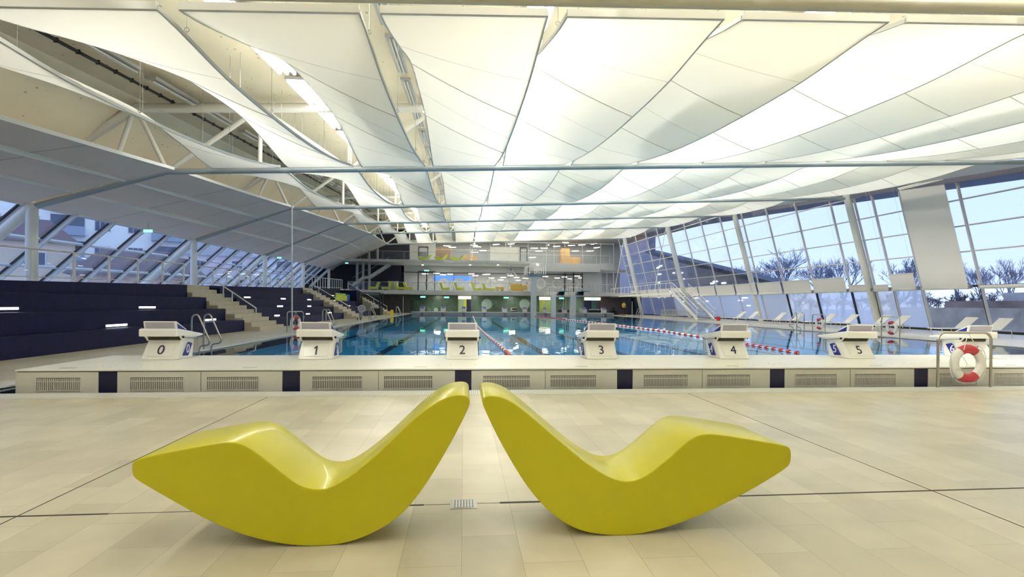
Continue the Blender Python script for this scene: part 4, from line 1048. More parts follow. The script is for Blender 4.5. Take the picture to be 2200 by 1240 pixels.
# ------------------------------------------------------------------ far end: gallery building
def BX(x0, x1, y0, y1, Y):
    a, b = W(x0, y1, Y=Y), W(x1, y0, Y=Y); c = W(x0, y0, Y=Y)
    return a.x, b.x, (a.z+W(x1, y1, Y=Y).z)/2, (b.z+c.z)/2
def pbox(x0, x1, y0, y1, Y, d=.1, m=None):
    a, b, c, e = BX(x0, x1, y0, y1, Y); return (m or MB()).box(a, b, Y, Y+d, c, e)
YW, YE = 70.0, 64.2          # back wall plane and gallery edge
S1, S1b, S2, S2b = 2.92, 2.45, 6.75, 6.42
xL = -17.5
struct('wall_far', MB().box(W(880, 650, Y=YW).x, W(1290, 650, Y=YW).x, YW, YW+.3, 0, S1b), MOSAIC)
m = MB(); m.box(xL, W(880, 650, Y=YW).x, YW-.1, YW+.3, 0, 2.6)
struct('wall_far_left', m, CONCD)
m = MB(); m.box(xL-2, W(862, 1300, Y=YW).x, YW+.0, YW+.3, 2.9, S2b)
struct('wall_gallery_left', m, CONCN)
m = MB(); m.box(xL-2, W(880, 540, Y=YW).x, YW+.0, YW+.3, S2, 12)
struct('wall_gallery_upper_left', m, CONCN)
a = W(880, 540, Y=YW).x; b = W(935, 540, Y=YW).x
struct('wall_gallery_upper', MB().box(a, b, YW, YW+.3, S2, 9.9), GREYP)
# side dark wall on the far left corner
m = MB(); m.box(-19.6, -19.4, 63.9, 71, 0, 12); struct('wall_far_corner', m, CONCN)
# slabs
m = MB(); m.box(-12.9, 19.2, YE, 76, S1b, S1); m.box(19.2, 24.5, 66.3, 76, S1b, S1)
struct('floor_gallery_lower', m, CONC)
x2 = W(1139, 560, Y=YE).x
m = MB(); m.box(-19, x2, YE, 76, S2b, S2); struct('floor_gallery_upper', m, CONC)
a, b, c, d = BX(1139, 1290, 566, 583.6, 67.5); m = MB().box(a, b, 67.5, 76, c, d); a, b, c, d = BX(1290, 1320, 566, 580, 67.5); m.box(a, b, 67.5, 70, c, d)
struct('wall_spandrel', m, mat('grey_spandrel', (.30, .31, .31), .5))
# inner rooms
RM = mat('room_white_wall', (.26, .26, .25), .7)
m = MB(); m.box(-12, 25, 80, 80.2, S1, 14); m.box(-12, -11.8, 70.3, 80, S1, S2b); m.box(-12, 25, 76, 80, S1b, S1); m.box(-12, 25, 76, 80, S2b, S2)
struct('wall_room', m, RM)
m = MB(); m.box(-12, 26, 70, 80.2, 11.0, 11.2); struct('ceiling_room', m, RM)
# lower gallery glazing: panes with ring decals
def glaze(n, x0, x1, Y, z0, z1, posts, mt=None, frame=WALU, w_=.06):
    w = struct(f'window_{n}', MB().quad((x0, Y, z0), (x1, Y, z0), (x1, Y, z1), (x0, Y, z1)), GLASS, fix=False)
    for px in posts:
        x = W(px, 600, Y=Y).x; part('mullion', MB().box(x-w_/2, x+w_/2, Y-.04, Y+.04, z0, z1), frame, w)
    part('header', MB().box(x0, x1, Y-.05, Y+.05, z1-.08, z1), frame, w)
    return w
gx0, gx1 = W(862, 600, Y=YW).x, W(1252, 600, Y=YW).x
w = glaze(50, gx0, gx1, YW, S1, 5.55, (864, 897.5, 975, 1021, 1054, 1094, 1132, 1170, 1212, 1251), frame=DFRAME, w_=.05)
for px in (925, 952.7, 985.5, 1021, 1055.5, 1092.7, 1127, 1162, 1197, 1233):
    c = W(px, 609.5, Y=YW-.06); part('ring_decal', MB().disc(c, .74, (0, 1, 0), .01, 28, .42), mat('white_film', (.62, .63, .62), .5), w, label='frosted white ring')
struct('wall_gallery_lintel', MB().box(gx0, x2+.5, YW, YW+.2, 5.55, S2b), GREYP)
a, b, c, d = BX(1139, 1252, 583, 590, YW); struct('wall_gallery_lintel_right', MB().box(a, b, YW, YW+.2, 5.4, c+.6), GREYP)
a, b, c, d = BX(1252, 1291, 583, 628, YW-.2); struct('wall_gallery_right', MB().box(a, b, YW-.2, YW+.2, S1, 6.3), GREYP)
a = W(1291, 600, Y=YW).x
glaze(51, a, a+3.4, YW, S1, 5.9, (1292, 1304, 1318))
# doors in the lower gallery
def door(n, x0, x1, y0, y1, Y, leaves=1, m_=DFRAME, handle=True):
    a, b, c, d = BX(x0, x1, y0, y1, Y); o = None
    t = MB(); f = .09
    t.box(a, a+f, Y-.1, Y+.1, c, d); t.box(b-f, b, Y-.1, Y+.1, c, d); t.box(a, b, Y-.1, Y+.1, d-f, d)
    o = struct(f'door_{n}', t, m_)
    for k in range(1, leaves): x = a+(b-a)*k/leaves; part('meeting_stile', MB().box(x-.07, x+.07, Y-.1, Y+.1, c, d), m_, o)
    if handle: part('door_handle', MB().box((a+b)/2-.12, (a+b)/2-.08, Y-.16, Y-.1, c+.9, c+1.2), ALU, o)
    return o
door(1, 898, 935, 583, 625, YW-.1, 2); door(2, 1213, 1251.5, 585, 627, YW-.1, 2)
door(3, 899, 920, 530, 556, YW-.1); door(4, 1117, 1133, 532, 562, YW-.1)
part('leaf', MB().box(*[v for v in (W(901, 540, Y=YW).x, W(918, 540, Y=YW).x, YW-.05, YW-.02, S2, 8.3)]), mat('door_leaf_slate', (.16, .17, .2), .4), bpy.data.objects['door_3'])
# upper gallery glazing
ux0 = W(935, 540, Y=YW).x; ux1 = W(1320, 540, Y=YW).x
w = glaze(52, ux0, ux1, YW, S2, 9.9, (935, 968, 1010, 1053, 1086, 1134, 1173, 1190, 1213, 1251, 1290, 1318), frame=ALU, w_=.06)
a, b, c, d = BX(1053, 1117, 531, 563, YW-.05)
struct('wall_gallery_upper_middle', MB().box(a, b, YW-.05, YW-.01, S2, d), GREYP)
t = thing('plywood_room', 'orange plywood clad box room behind the upper gallery glass on the right', 'partition', (15, 77, S2))
a, b, c, d = BX(1207, 1247, 534, 566, 76.3); part('tall_box', MB().box(a, a+1.2, 76.3, 78, S2, d), PLY, t); part('counter', MB().box(a+1.2, b, 76.3, 78, S2, d-1.3), PLY, t)
a, b, c, d = BX(935, 975, 532, 556, 74); solo('plywood_partition', MB().box(a, b-.3, 74, 74.4, S2, d), mat('brown_partition', (.26, .16, .08), .5), 'brown plywood partition behind the upper gallery glass near the green loungers', 'partition')
a, b, c, d = BX(997, 1024, 548, 562, 74); solo('plywood_partition', MB().box(a, b, 74, 74.4, S2, d), PLY, 'low orange plywood partition behind the upper gallery glass, centre', 'partition')
# lower room lamps; upper bars imitate hall lamps mirrored in the glass
rnd = random.Random(11)
def rlamp(x, y, z, w_, lab, grp, ang=0):
    t = thing('lamp_and_reflection_bar', lab, 'lamp', (x, y, z), grp, ang)
    part('diffuser', MB().box(-w_/2, w_/2, -.09, .09, -.05, .0), LAMPG, t, local=True)
    part('housing', MB().box(-w_/2-.04, w_/2+.04, -.11, .11, 0, .05), ALU, t, local=True)
lows = [(938, 587), (913, 588), (952, 590), (967, 589), (1013, 588), (1048, 589), (1021, 592), (1043, 589.5), (1056, 597), (1076, 601), (1081, 596), (1095, 588), (1097, 592), (1110, 596), (1114, 602), (1129, 598), (1172, 594), (1173, 590), (1200, 589.5), (1197, 597), (1213, 595), (1240, 593), (1248, 597), (1225, 599)]
for k, (px, py) in enumerate(lows):
    p = W(px, py, Z=5.3) if False else None
    Y = min(79, max(71.5, (5.75-H)*F/max(50, (652.5-py))*0+71.5+(py-586)*.55)); p = W(px, py, Y=Y)
    rlamp(p.x, Y, min(p.z, 6.3), .8, f'white bar lamp in the room behind the lower gallery glass, {ORD[k] if k < 20 else ["twenty-first","twenty-second","twenty-third","twenty-fourth"][k-20]} from the left', 'bar lamps in the lower gallery room')
ups = [(960, 528, .6), (972, 531, -.3), (1019, 527, .4), (1026, 530, .5), (1038, 538, -.2), (1020, 542, -.2), (1066, 525, -.6), (1098, 524, -.5), (1148, 533, 0), (1158, 539, -.3), (1169, 533, 0), (1196, 529, -.5), (1215, 521, .3), (1228, 527, -.4), (1236, 539, -.4), (1250, 526, -.6), (1268, 539, -.5), (1282, 532, -.9), (1276, 524, -.9), (1144, 553, -.5)]
for k, (px, py, an) in enumerate(ups):
    Y = 72+(k*7 % 5)*1.3; p = W(px, py, Y=Y)
    rlamp(p.x, Y, p.z, 1.0, f'tilted glowing bar imitating lamp reflection in the upper gallery glass, {ORD[k]} from the left', 'lamp reflection bars behind the upper gallery glass', an)
area('gallery_light', (2, 75, 6.2), 20, 6, 1900, (1, .97, .9)); area('gallery_light', (16, 75, 6.2), 12, 6, 600, (1, .97, .9)); area('gallery_light', (8, 75, 10.8), 26, 6, 2000, (1, .96, .85))
for x in (-3.5, 1.5, 6.5, 11.5, 15.5): area('mosaic_downlight', (x, 68.3, S1b-.03), .8, .3, 100, (1, .97, .85))
for x in (-3, 4): area('gallery_downlight', (x, 67.0, S2b-.03), 3, .4, 90, (1, .97, .9))
area('gallery_downlight', (13, 66, 9.2), 10, .5, 220, (1, .97, .9)); area('gallery_downlight', (-1, 67, 9.0), 10, .5, 150, (1, .97, .9))
# screens
for k, (x0, x1, y0, y1) in enumerate([(932, 968, 592, 604), (970, 1000, 593, 604), (1000, 1015, 594, 603)]):
    a, b, c, d = BX(x0, x1, y0, y1, 76); solo('lit_screen', MB().box(a, b, 76, 76.1, c, d), SCREEN, 'glowing blue panel behind the lower gallery glass, '+['left of three behind the ring decals', 'middle of three', 'right of three'][k], 'screen', 'blue panels behind the lower gallery glass')
# gallery furniture
def armchair(px, lab, facing=1, mt=LIMEF, py=619, wide=1.):
    p = W(px, py, Y=65.6)
    t = thing('armchair', lab, 'armchair', (p.x, 65.6, S1), 'lime armchairs on the lower gallery', 0)
    s = facing
    part('seat', MB().box(-.35*s*wide, .75*s*wide, -.4, .4, .12, .42), mt, t, local=True, bevel=.05)
    part('backrest', MB().hexa([(-.35*s, -.4, .3), (-.05*s, -.4, .3), (-.05*s, .4, .3), (-.35*s, .4, .3)], [(-.62*s, -.4, 1.05), (-.30*s, -.4, 1.05), (-.30*s, .4, 1.05), (-.62*s, .4, 1.05)]), mt, t, local=True, bevel=.03)
    for x in (-.3, .6): part('leg', MB().box(x*s-.03, x*s+.03, -.3, .3, 0, .13), ALU, t, local=True)
for px, f, lab in [(806, -1, 'leftmost, beyond the dark stairs'), (833, -1, 'second from the left, facing left'), (857, 1, 'third from the left, by the white cabinet'), (876, 1, 'fourth from the left, before the pale window'), (954, 1, 'first right of the double door'), (985, 1, 'second right of the double door'), (1022, 1, 'third right of the double door')]:
    armchair(px, 'lime green armchair on the lower gallery, '+lab, f)
armchair(1045, 'long lime green reclining chair on the lower gallery beside the orange stools', 1, LIMEF, wide=1.5)
for k, px in enumerate((1069, 1079)):
    p = W(px, 621, Y=65.8); t = thing('stool', 'small orange upholstered stool on the lower gallery, '+['left one', 'right one'][k], 'stool', (p.x, 65.8, S1), 'orange stools on the lower gallery')
    part('seat', MB().box(-.27, .27, -.27, .27, .2, .6), AMBER, t, local=True, bevel=.08); part('base', MB().tube([(0, 0, 0), (0, 0, .2)], .2, 12), ALU, t, local=True)
p = W(1112, 620, Y=66); t = thing('sofa', 'glowing amber yellow sofa on the lower gallery left of the diving pillar', 'sofa', (p.x, 66, S1))
part('seat', MB().box(-.9, .9, -.4, .4, .1, .5), AMBER, t, local=True, bevel=.06); part('backrest', MB().box(-1.0, .6, -.45, -.2, .3, 1.0), AMBER, t, local=True, bevel=.06); part('armrest', MB().box(.6, 1.3, -.4, .4, .3, .85), AMBER, t, local=True, bevel=.05)
for x in (-.8, .8): part('leg', MB().box(x-.04, x+.04, -.3, .3, 0, .12), ALU, t, local=True)
p = W(845, 620, Y=67); t = thing('reception_desk', 'pale cabinet with a dark plant on it, between lime armchairs on the lower gallery', 'cabinet', (p.x, 67, S1))
part('body', MB().box(-.6, .6, -.3, .3, 0, 1.15), GREYP, t, local=True); part('top', MB().box(-.65, .65, -.35, .35, 1.15, 1.2), WHITE, t, local=True)
# green loungers on the upper gallery: the same shape as the two in front
mesh_s = MB().prism([(a-outline[0][0]-.85, b) for a, b in outline], 'y', -.25, .25).mesh('gallery_lounger', mat('bright_lime_lacquer', (.52, .60, .01), .4))
for k, px in enumerate((913, 947, 982)):
    p = W(px, 556, Y=65.6); o = bpy.data.objects.new('rocking_lounger', mesh_s); o.location = (p.x, 65.6, S2+.0); COL.objects.link(o)
    setp(o, 'lime green rocking lounger on the upper gallery, '+['left of three', 'middle of three', 'right of three'][k], 'lounger', 'lime loungers on the upper gallery')
# balustrades
def xrail(x0, x1, Y, z, h, name, lab, n, grp, mt=ALU, glass=True, post=True):
    t = thing(name, lab, 'balustrade', ((x0+x1)/2, Y, z), grp)
    part('top_rail', MB().tube([(x0, Y, z+h), (x1, Y, z+h)], .028, 8), mt, t)
    for k in range(n+1):
        x = x0+(x1-x0)*k/n; part('post', MB().box(x-.015, x+.015, Y-.02, Y+.02, z, z+h), mt, t)
    if glass: part('glass_infill', MB().quad((x0, Y+.03, z), (x1, Y+.03, z), (x1, Y+.03, z+h-.04), (x0, Y+.03, z+h-.04)), GLASSB, t)
    return t
g = 'balustrades along the far galleries'
xrail(W(747, 610, Y=YE).x, W(1132, 610, Y=YE).x, YE+.05, S1, 1.0, 'gallery_balustrade', 'clear glass balustrade along the lower gallery before the armchairs', 9, g)
xrail(W(775, 545, Y=YE).x, x2, YE+.05, S2, 1.0, 'gallery_balustrade', 'clear glass balustrade along the upper gallery before the green loungers', 8, g)
xrail(W(1165, 610, Y=YE).x, W(1318, 610, Y=YE).x, YE+.05, S1, 1.0, 'gallery_balustrade', 'thin barred balustrade along the lower gallery right of the diving tower', 14, g, glass=False)
xrail(W(1139, 550, Y=67.5).x, W(1310, 550, Y=67.5).x, 67.55, 6.95, 1.0, 'gallery_balustrade', 'clear glass balustrade above the grey spandrel on the upper right', 6, g)
# round columns and stairs in the dark left corner
for k, (px, y0, y1, Y) in enumerate([(767, 568, 624, 67), (780, 568, 624, 67), (793, 570, 624, 67), (810.5, 525, 557, 66.5), (792, 542, 557, 66.5)]):
    p, q = W(px, y1, Y=Y), W(px, y0, Y=Y); zb = S1 if y1 > 600 else S2; zt = S2b if y1 > 600 else (9.3 if k == 3 else 8.0)
    solo('round_column', MB().tube([(p.x, Y, zb), (p.x, Y, zt)], .17, 14), CONC, 'grey round column in the dark left corner, '+['leftmost on the lower gallery', 'middle on the lower gallery', 'right one behind the stair landing', 'tall one on the upper gallery', 'short one on the upper gallery'][k], 'column', 'grey columns in the dark left corner')
t = thing('gallery_stairs', 'grey steel stairs with a landing rising to the upper gallery in the dark corner', 'stairs', (-9, 66, S1))
Q = [W(a, b, Y=65.2) for a, b in ((758, 612), (781, 596), (793, 595.5), (836, 568))]
for dy in (0, 1.2):
    for a_, b_ in zip(Q, Q[1:]): part('stringer', MB().bar(a_+Vector((0, dy, 0)), b_+Vector((0, dy, 0)), .08, .32), CONC, t)
for a_, b_ in ((Q[0], Q[1]), (Q[2], Q[3])):
    for k in range(9): p = a_.lerp(b_, (k+.5)/9); part('tread', MB().box(p.x-.15, p.x+.15, 65.2, 66.4, p.z-.1, p.z-.05), CONC, t)
part('handrail', MB().tube([q+Vector((0, 0, .9)) for q in Q], .03, 6), ALU, t)
# openings and discs in the mosaic wall
def opening(x0, x1, cols, lab):
    a, b, c, d = BX(x0, x1, 636, 672, YW-.12); t = thing('lit_doorway', lab, 'doorway', ((a+b)/2, YW-.12, 0), 'doorways in the green mosaic wall')
    part('lintel_light', MB().box(a, b, YW-.2, YW-.1, S1b-.52, S1b-.1), mat('soft_lit_box', (.8, .78, .7), .5, emit=(1, .93, .78), estr=.9), t)
    x = a
    for f, mt, nm in cols: part(nm, MB().box(x, x+(b-a)*f, YW-.14, YW-.1, 0.0, S1b-.52), mt, t); x += (b-a)*f
    return t
LG = mat('pale_green_wall', (.25, .36, .24), .6); LY = mat('lime_wall', (.42, .45, .02), .5); DG = mat('olive_green_wall', (.13, .17, .02), .5)
opening(984, 1012, [(.45, LG, 'pale_green_panel'), (.2, LY, 'lime_panel'), (.35, NAVYP, 'navy_door_leaf')], 'bright doorway with green and navy panels in the mosaic wall, behind block 2')
opening(1158, 1184, [(.5, DG, 'olive_panel'), (.5, mat('moss_wall', (.10, .16, .03), .5), 'moss_panel')], 'olive green doorway in the mosaic wall right of the tall diving pillar')
t = opening(1255, 1290, [(.45, NAVYP, 'navy_door_leaf'), (.3, mat('petrol_wall', (.03, .12, .14), .5), 'petrol_panel'), (.25, CONCD, 'brown_panel')], 'dark doorway with white lintel at the right end of the mosaic wall')
for k, (px, py, r, dim) in enumerate([(1046, 653.6, 11.5, 0), (1127, 653.6, 11.5, 0), (936.5, 666, 4.8, 0), (922, 666, 5, 1), (1248, 667, 4.5, 1)]):
    c = W(px, py, Y=YW-.05); solo('round_disc', MB().disc(c, r*68.5/F, (0, 1, 0), .04, 32), mat('dim_disc_grey', (.10, .15, .13), .5) if dim else mat('pale_disc', (.20, .28, .27), .4), ['large pale round disc on the mosaic wall between far blocks', 'large pale round disc on the mosaic wall beside the tall diving pillar', 'small pale round disc low on the mosaic wall', 'small dim round disc low on the mosaic wall, left of the pale one', 'small dim round disc right of the third diving pillar'][k], 'disc', 'round discs on the green mosaic wall')
# green exit signs
for k, (px, py, Y, lab) in enumerate([(908.5, 638, 66.5, 'hanging first from the left under the lower gallery'), (959.5, 639, 66.5, 'hanging second under the lower gallery, left of the pale doorway'), (1087.5, 639.7, 66.5, 'hanging under the lower gallery between the large discs'), (1206.5, 641, 66.5, 'hanging under the lower gallery between the short diving pillars'), (1274, 641.5, 66.5, 'hanging under the lower gallery near its right end'), (916.5, 581.5, YW-.3, 'above the black double door of the lower gallery'), (1231, 583.5, YW-.3, 'above the right double door of the lower gallery'), (745, 565.5, 63.5, 'in the dark corner under the upper gallery'), (318, 496.5, 22.5, 'hanging by the left windows beside the second column'), (600, 554, 44, 'far along the left windows')]):
    p = W(px, py, Y=Y); s = .32 if k < 7 else .17
    t = thing('exit_sign', 'small glowing green exit sign '+lab, 'sign', p, 'green exit signs')
    part('housing', MB().box(-s-.02, s+.02, -.0, .06, -.10 if k < 7 else -.07, .10 if k < 7 else .07), ALU, t, local=True); part('lit_face', MB().box(-s, s, -.02, 0, -.08 if k < 7 else -.055, .08 if k < 7 else .055), EXITG, t, local=True)
    part('hanger', MB().box(-.01, .01, .02, .04, .1, .35 if k < 9 else .3), ALU, t, local=True)
# downlights under the upper slab, as small glowing discs
for k, px in enumerate((908, 1010, 1070, 1155)):
    p = W(px, 569.5 if px < 1100 else 569, Z=S2b-.02) if px < 1100 else W(px, 569, Y=67.4)
    solo('downlight', MB().disc(p, .13, (0, 0, 1), .03, 12), LAMPG, 'tiny bright round downlight under the upper gallery, '+['leftmost', 'second from the left', 'third from the left', 'rightmost, on the grey spandrel'][k], 'downlight', 'downlights under the upper gallery')
# clock and wall lamp
c = W(1097, 579, Y=66); t = thing('wall_clock', 'round white clock hanging under the upper gallery slab', 'clock', c)
part('case', MB().disc((0, 0, 0), .28, (0, 1, 0), .08, 24), WHITE, t, local=True); part('dial', MB().disc((0, -.045, 0), .2, (0, 1, 0), .01, 24), mat('dial_grey', (.35, .36, .38), .5), t, local=True)
part('lamp_arm', MB().bar((.22, 0, -.1), (.85, 0, -.9), .16, .08, (0, 1, 0)), WHITE, t, local=True)
part('hands', MB().bar((0, -.055, 0), (0, -.055, .15), .02, .02, (0, 1, 0)).bar((0, -.055, 0), (.09, -.055, .05), .02, .02, (0, 1, 0)), BLACK, t, local=True); part('hanger', MB().box(-.02, .02, 0, .03, .28, .55), ALU, t, local=True)

# ------------------------------------------------------------------ diving tower
YD = 64.9
def pillar(x0, x1, ytop, Y):
    a, b = W(x0, 660, Y=Y).x, W(x1, 660, Y=Y).x; return a, b
t = thing('diving_tower', 'tall concrete diving tower with a five metre platform left of two springboards', 'diving tower', (W(1147, 660, Y=61).x, 61.2, 0))
a, b = pillar(1141, 1152.3, 0, 61); zt = W(1147, 594, Y=61).z
part('pillar', MB().box(a, b, 60.9, 61.45, -.1, zt), CONC, t)
a2, b2 = W(1131, 590, Y=61).x, W(1174, 590, Y=61).x
part('platform', MB().hexa([(a2+.4, 60.9, zt-.05), (b2-.6, 60.9, zt-.05), (b2-.6, 63.5, zt-.05), (a2+.4, 63.5, zt-.05)], [(a2, 60.2, zt+.22), (b2, 60.2, zt+.22), (b2, 64.1, zt+.22), (a2, 64.1, zt+.22)]), CONC, t, label='wide concrete platform slab')
for px, h in ((1127, 1.0), (1129.5, 1.05), (1132.5, 1.1), (1138, 1.25), (1149, .75), (1153.5, .8), (1158, .85), (1162.5, .95), (1167.5, 1.1), (1172.5, 1.3)):
    x = W(px, 590, Y=62).x; part('railing_post', MB().tube([(x, 62, zt+.2), (x, 62, zt+.2+h)], .035, 6), STEELW, t)
part('top_rail', MB().tube([(a2+.7, 60.4, zt+1.25), (a2+.1, 63.8, zt+1.25)], .03, 6), STEELW, t)
part('top_rail', MB().tube([(W(1149, 590, Y=62).x, 62, zt+.98), (W(1159, 590, Y=62).x, 62, zt+.98)], .03, 6), STEELW, t)
for n, (x0, x1, bx, lab) in enumerate([(1184, 1194, 1207, 'left one'), (1225, 1237, 1249, 'right one')]):
    a, b = pillar(x0, x1, 0, 61); zt = W(1190, 637.5, Y=61).z
    t = thing('springboard_stand', 'low concrete diving stand with a teal springboard, '+lab, 'diving stand', ((a+b)/2, 61.2, 0), 'springboard stands')
    part('pillar', MB().box(a, b, 60.9, 61.5, -.1, zt), CONC, t)
    part('platform', MB().box(a-.1, b+.9, 60.8, 64, zt, zt+.2), CONC, t)
    c = W(bx, 627, Y=60.5); part('springboard', MB().box(c.x-.3, c.x+.6, 58.6, 62.2, c.z, c.z+.06), TEAL, t, label='teal springboard')
    part('fulcrum', MB().hexa([(c.x-.6, 60.6, zt+.2), (c.x+.3, 60.6, zt+.2), (c.x+.3, 61.6, zt+.2), (c.x-.6, 61.6, zt+.2)], [(c.x-.3, 60.8, c.z), (c.x+.4, 60.8, c.z), (c.x+.4, 61.4, c.z), (c.x-.3, 61.4, c.z)]), BLACK, t)
    for k in range(5):
        x = c.x-1.2+k*.32; part('railing_post', MB().tube([(x, 63.2, zt+.1), (x, 63.2, zt+1.25)], .03, 6), STEELW, t)
        x2_ = c.x+.5+k*.28
    part('handrail', MB().tube([(c.x-1.2, 63.2, zt+1.25), (c.x+.5, 63.2, zt+1.25), (c.x+.6, 62.2, zt+.9)], .03, 6), STEELW, t)
    for sg in (-1.25, -.95): part('ladder_rail', MB().tube([(c.x+sg-.3, 63.8, .3), (c.x+sg-.3, 63.8, zt+1.1)], .028, 6), STEELW, t)
# benches and dark boxes on the far platform
for k, (x0, x1, y0, y1, mt, lab) in enumerate([(1199, 1225, 666, 672, BLACK, 'low black box on the far deck between the diving stands'), (1264, 1297, 667, 673, BLACK, 'long low black bench on the far deck left of the last block'), (1308, 1328, 668, 675, BLACK, 'low black box on the far deck beside the person'), (1097.5, 1111, 668.5, 672, BLACK, 'small black bench below a pale top on the far platform'), (1266, 1288, 662.5, 664, WHITE, 'thin white table board behind the far platform'), (1314, 1321, 660, 667, BLACK, 'black bin standing behind the far bench')]):
    a, b, c, d = BX(x0, x1, y0, y1, 65.5); solo('bench' if k in (1, 3) else 'table' if k == 4 else 'box', (MB().box(a, b, 65.3, 65.8, 0, max(d, .3)) if k != 4 else MB().box(a, b, 65.3, 65.8, .65, .72).box(a+.1, a+.16, 65.5, 65.6, 0, .66).box(b-.16, b-.1, 65.5, 65.6, 0, .66)), mt, lab, 'bench' if k in (1, 3) else 'table' if k == 4 else 'box', bevel=.03)
a, b, c, d = BX(1098, 1110, 661, 668.5, 65.6); t = thing('cabinet', 'small pale cabinet with black slots on the far platform before the mosaic', 'cabinet', ((a+b)/2, 65.9, .3)); part('body', MB().box(a, b, 65.85, 66.3, 0, d), BLOCKW, t); part('dark_slot', MB().box(a+.15, b, 65.8, 65.85, d-.3, d-.12), BLACK, t)
# far right: dark doorway wall
struct('wall_far_right', MB().box(W(1290, 650, Y=YW).x, 25, YW, YW+.3, 0, 2.5), mat('mauve_grey_wall', (.15, .12, .15), .6))
a, b, c, d = BX(1347, 1377, 642, 679, 67.5)
t = struct('door_5', MB().box(a, b, 67.5, 67.6, 0, 2.3), mat('dark_glass_door', (.012, .014, .03), .1)); part('stile', MB().box(a+1, a+1.06, 67.4, 67.5, 0, 2.3), DFRAME, t)
part('stile', MB().box(a-.05, a+.05, 67.4, 67.5, 0, 2.4), DFRAME, t); part('stile', MB().box(b-.05, b+.05, 67.4, 67.5, 0, 2.4), DFRAME, t)
t = thing('umbrella_pole', 'thin white upright pole at the far right of the pool', 'pole', (W(1358, 680, Y=62).x, 62, 0)); x = t.location.x
part('pole', MB().tube([(x, 62, 0), (x, 62, 1.75)], .03, 6), STEELW, t)
t = thing('rope_post', 'thin pale pole at the far left corner of the pool', 'pole', (W(866, 674, Y=60).x, 60, 0)); x = t.location.x
part('pole', MB().tube([(x, 60, 0), (x, 60, 2.1)], .03, 6), STEELW, t)

# ------------------------------------------------------------------ the person on the far right deck
def skinned(name, verts, edges, radii, m_, par, lab=None, sub=2):
    me = bpy.data.meshes.new(name); me.from_pydata(verts, edges, []); me.materials.append(m_)
    o = bpy.data.objects.new(name, me); COL.objects.link(o); o.parent = par
    sk = o.modifiers.new('skin', 'SKIN'); sk.use_smooth_shade = True
    if not me.skin_vertices: me.attributes
    bm_ = bmesh.new(); bm_.from_mesh(me); ly = bm_.verts.layers.skin.verify(); bm_.verts.ensure_lookup_table()
    for i, v in enumerate(bm_.verts): r = radii[i]; v[ly].radius = r if isinstance(r, tuple) else (r, r); v[ly].use_root = (i == 0)
    bm_.to_mesh(me); bm_.free()
    sb_ = o.modifiers.new('sub', 'SUBSURF'); sb_.levels = sub; sb_.render_levels = sub
    if lab: o['label'] = lab
    return o
pp = W(1338.5, 679, Y=60.2)
t = thing('person', 'person in a yellow T-shirt and dark trousers standing on the far right deck', 'person', (pp.x+.1, 60.2, 0), rz=R(20))
V = [(0, 0, .95), (0, .01, 1.12), (0, 0, 1.3), (0, 0, 1.44), (0, -.01, 1.52), (0, -.02, 1.62), (0, -.015, 1.72),
     (.19, 0, 1.42), (.24, .02, 1.16), (.20, -.16, 1.02), (.10, -.24, 1.06), (-.19, 0, 1.42), (-.24, .02, 1.16), (-.20, -.16, 1.02), (-.10, -.24, 1.06),
     (.09, 0, .90), (.11, -.02, .5), (.12, .02, .09), (.13, -.13, .04), (-.09, 0, .90), (-.12, -.02, .5), (-.13, .02, .09), (-.15, -.13, .04)]
E_ = [(0, 1), (1, 2), (2, 3), (3, 4), (4, 5), (5, 6), (3, 7), (7, 8), (8, 9), (9, 10), (3, 11), (11, 12), (12, 13), (13, 14), (0, 15), (15, 16), (16, 17), (17, 18), (0, 19), (19, 20), (20, 21), (21, 22)]
rad = [(.14, .10), (.12, .09), (.14, .10), (.10, .07), .05, (.075, .09), (.065, .08), .06, .045, .035, .03, .06, .045, .035, .03, .085, .06, .042, .035, .085, .06, .042, .035]
skinned('body', V, E_, rad, SKIN, t)
skinned('t_shirt', [V[0], V[1], V[2], (0, 0, 1.43), V[7], (.225, .01, 1.24), V[11], (-.225, .01, 1.24)], [(0, 1), (1, 2), (2, 3), (3, 4), (4, 5), (3, 6), (6, 7)], [(.165, .125), (.145, .115), (.165, .12), (.115, .085), .082, .068, .082, .068], mat('yellow_cotton', (.75, .52, .02), .8), t, 'yellow T-shirt')
skinned('trousers', [(0, 0, .96), V[15], V[16], (.12, .02, .13), V[19], V[20], (-.13, .02, .13)], [(0, 1), (1, 2), (2, 3), (0, 4), (4, 5), (5, 6)], [(.155, .12), .105, .08, .07, .105, .08, .07], mat('dark_trousers', (.02, .02, .03), .8), t, 'dark trousers')
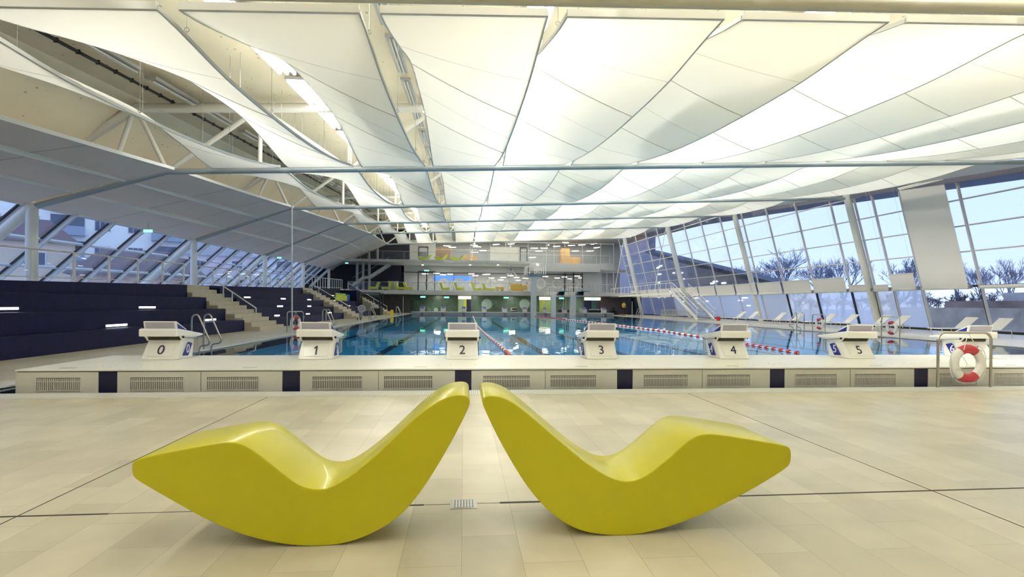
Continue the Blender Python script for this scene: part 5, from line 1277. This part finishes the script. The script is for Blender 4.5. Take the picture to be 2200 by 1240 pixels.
part('hair', MB().sphere((0, .0, 1.70), .093, 14, 8, (1, 1.1, .95)), mat('dark_hair', (.02, .015, .01), .7), t, local=True)
part('nose', MB().sphere((0, -.115, 1.635), .016, 8, 5), SKIN, t, local=True)
for sg in (-1, 1):
    part('ear', MB().sphere((sg*.085, -.01, 1.635), .02, 8, 5, (.5, 1, 1.3)), SKIN, t, local=True)
    part('eye', MB().sphere((sg*.03, -.098, 1.655), .011, 8, 5), BLACK, t, local=True)
    part('shoe', MB().sphere((sg*.135, -.07, .035), .055, 10, 6, (.9, 2.2, .7)), BLACK, t, local=True)
    for f in range(4): part('finger', MB().tube([(sg*(.085-.004*f), -.25, 1.075-.018*f), (sg*(.05-.004*f), -.27, 1.07-.018*f), (sg*.03, -.255, 1.06-.018*f)], .0085, 6), SKIN, t, local=True)
    part('thumb', MB().tube([(sg*.11, -.245, 1.09), (sg*.09, -.27, 1.115), (sg*.07, -.275, 1.12)], .0095, 6), SKIN, t, local=True)
part('mouth', MB().box(-.02, .02, -.108, -.10, 1.596, 1.601), mat('lip', (.35, .1, .08), .5), t, local=True)

# ------------------------------------------------------------------ sky
w = bpy.data.worlds.new('dusk_sky'); S.world = w; w.use_nodes = True; nt = w.node_tree; bg = nt.nodes['Background']
tc = nt.nodes.new('ShaderNodeTexCoord'); sx = nt.nodes.new('ShaderNodeSeparateXYZ'); cr_ = nt.nodes.new('ShaderNodeValToRGB')
cr_.color_ramp.elements[0].position = 0; cr_.color_ramp.elements[0].color = (.60, .71, .97, 1)
cr_.color_ramp.elements[1].position = .6; cr_.color_ramp.elements[1].color = (.38, .54, .92, 1)
nt.links.new(tc.outputs['Generated'], sx.inputs[0]); nt.links.new(sx.outputs[2], cr_.inputs[0]); nt.links.new(cr_.outputs[0], bg.inputs[0])
bg.inputs[1].default_value = 1.55

# ------------------------------------------------------------------ view
S.view_settings.view_transform = 'Standard'; S.view_settings.look = 'None'; S.view_settings.gamma = 1; S.view_settings.exposure = 0.18
S.view_settings.use_curve_mapping = False
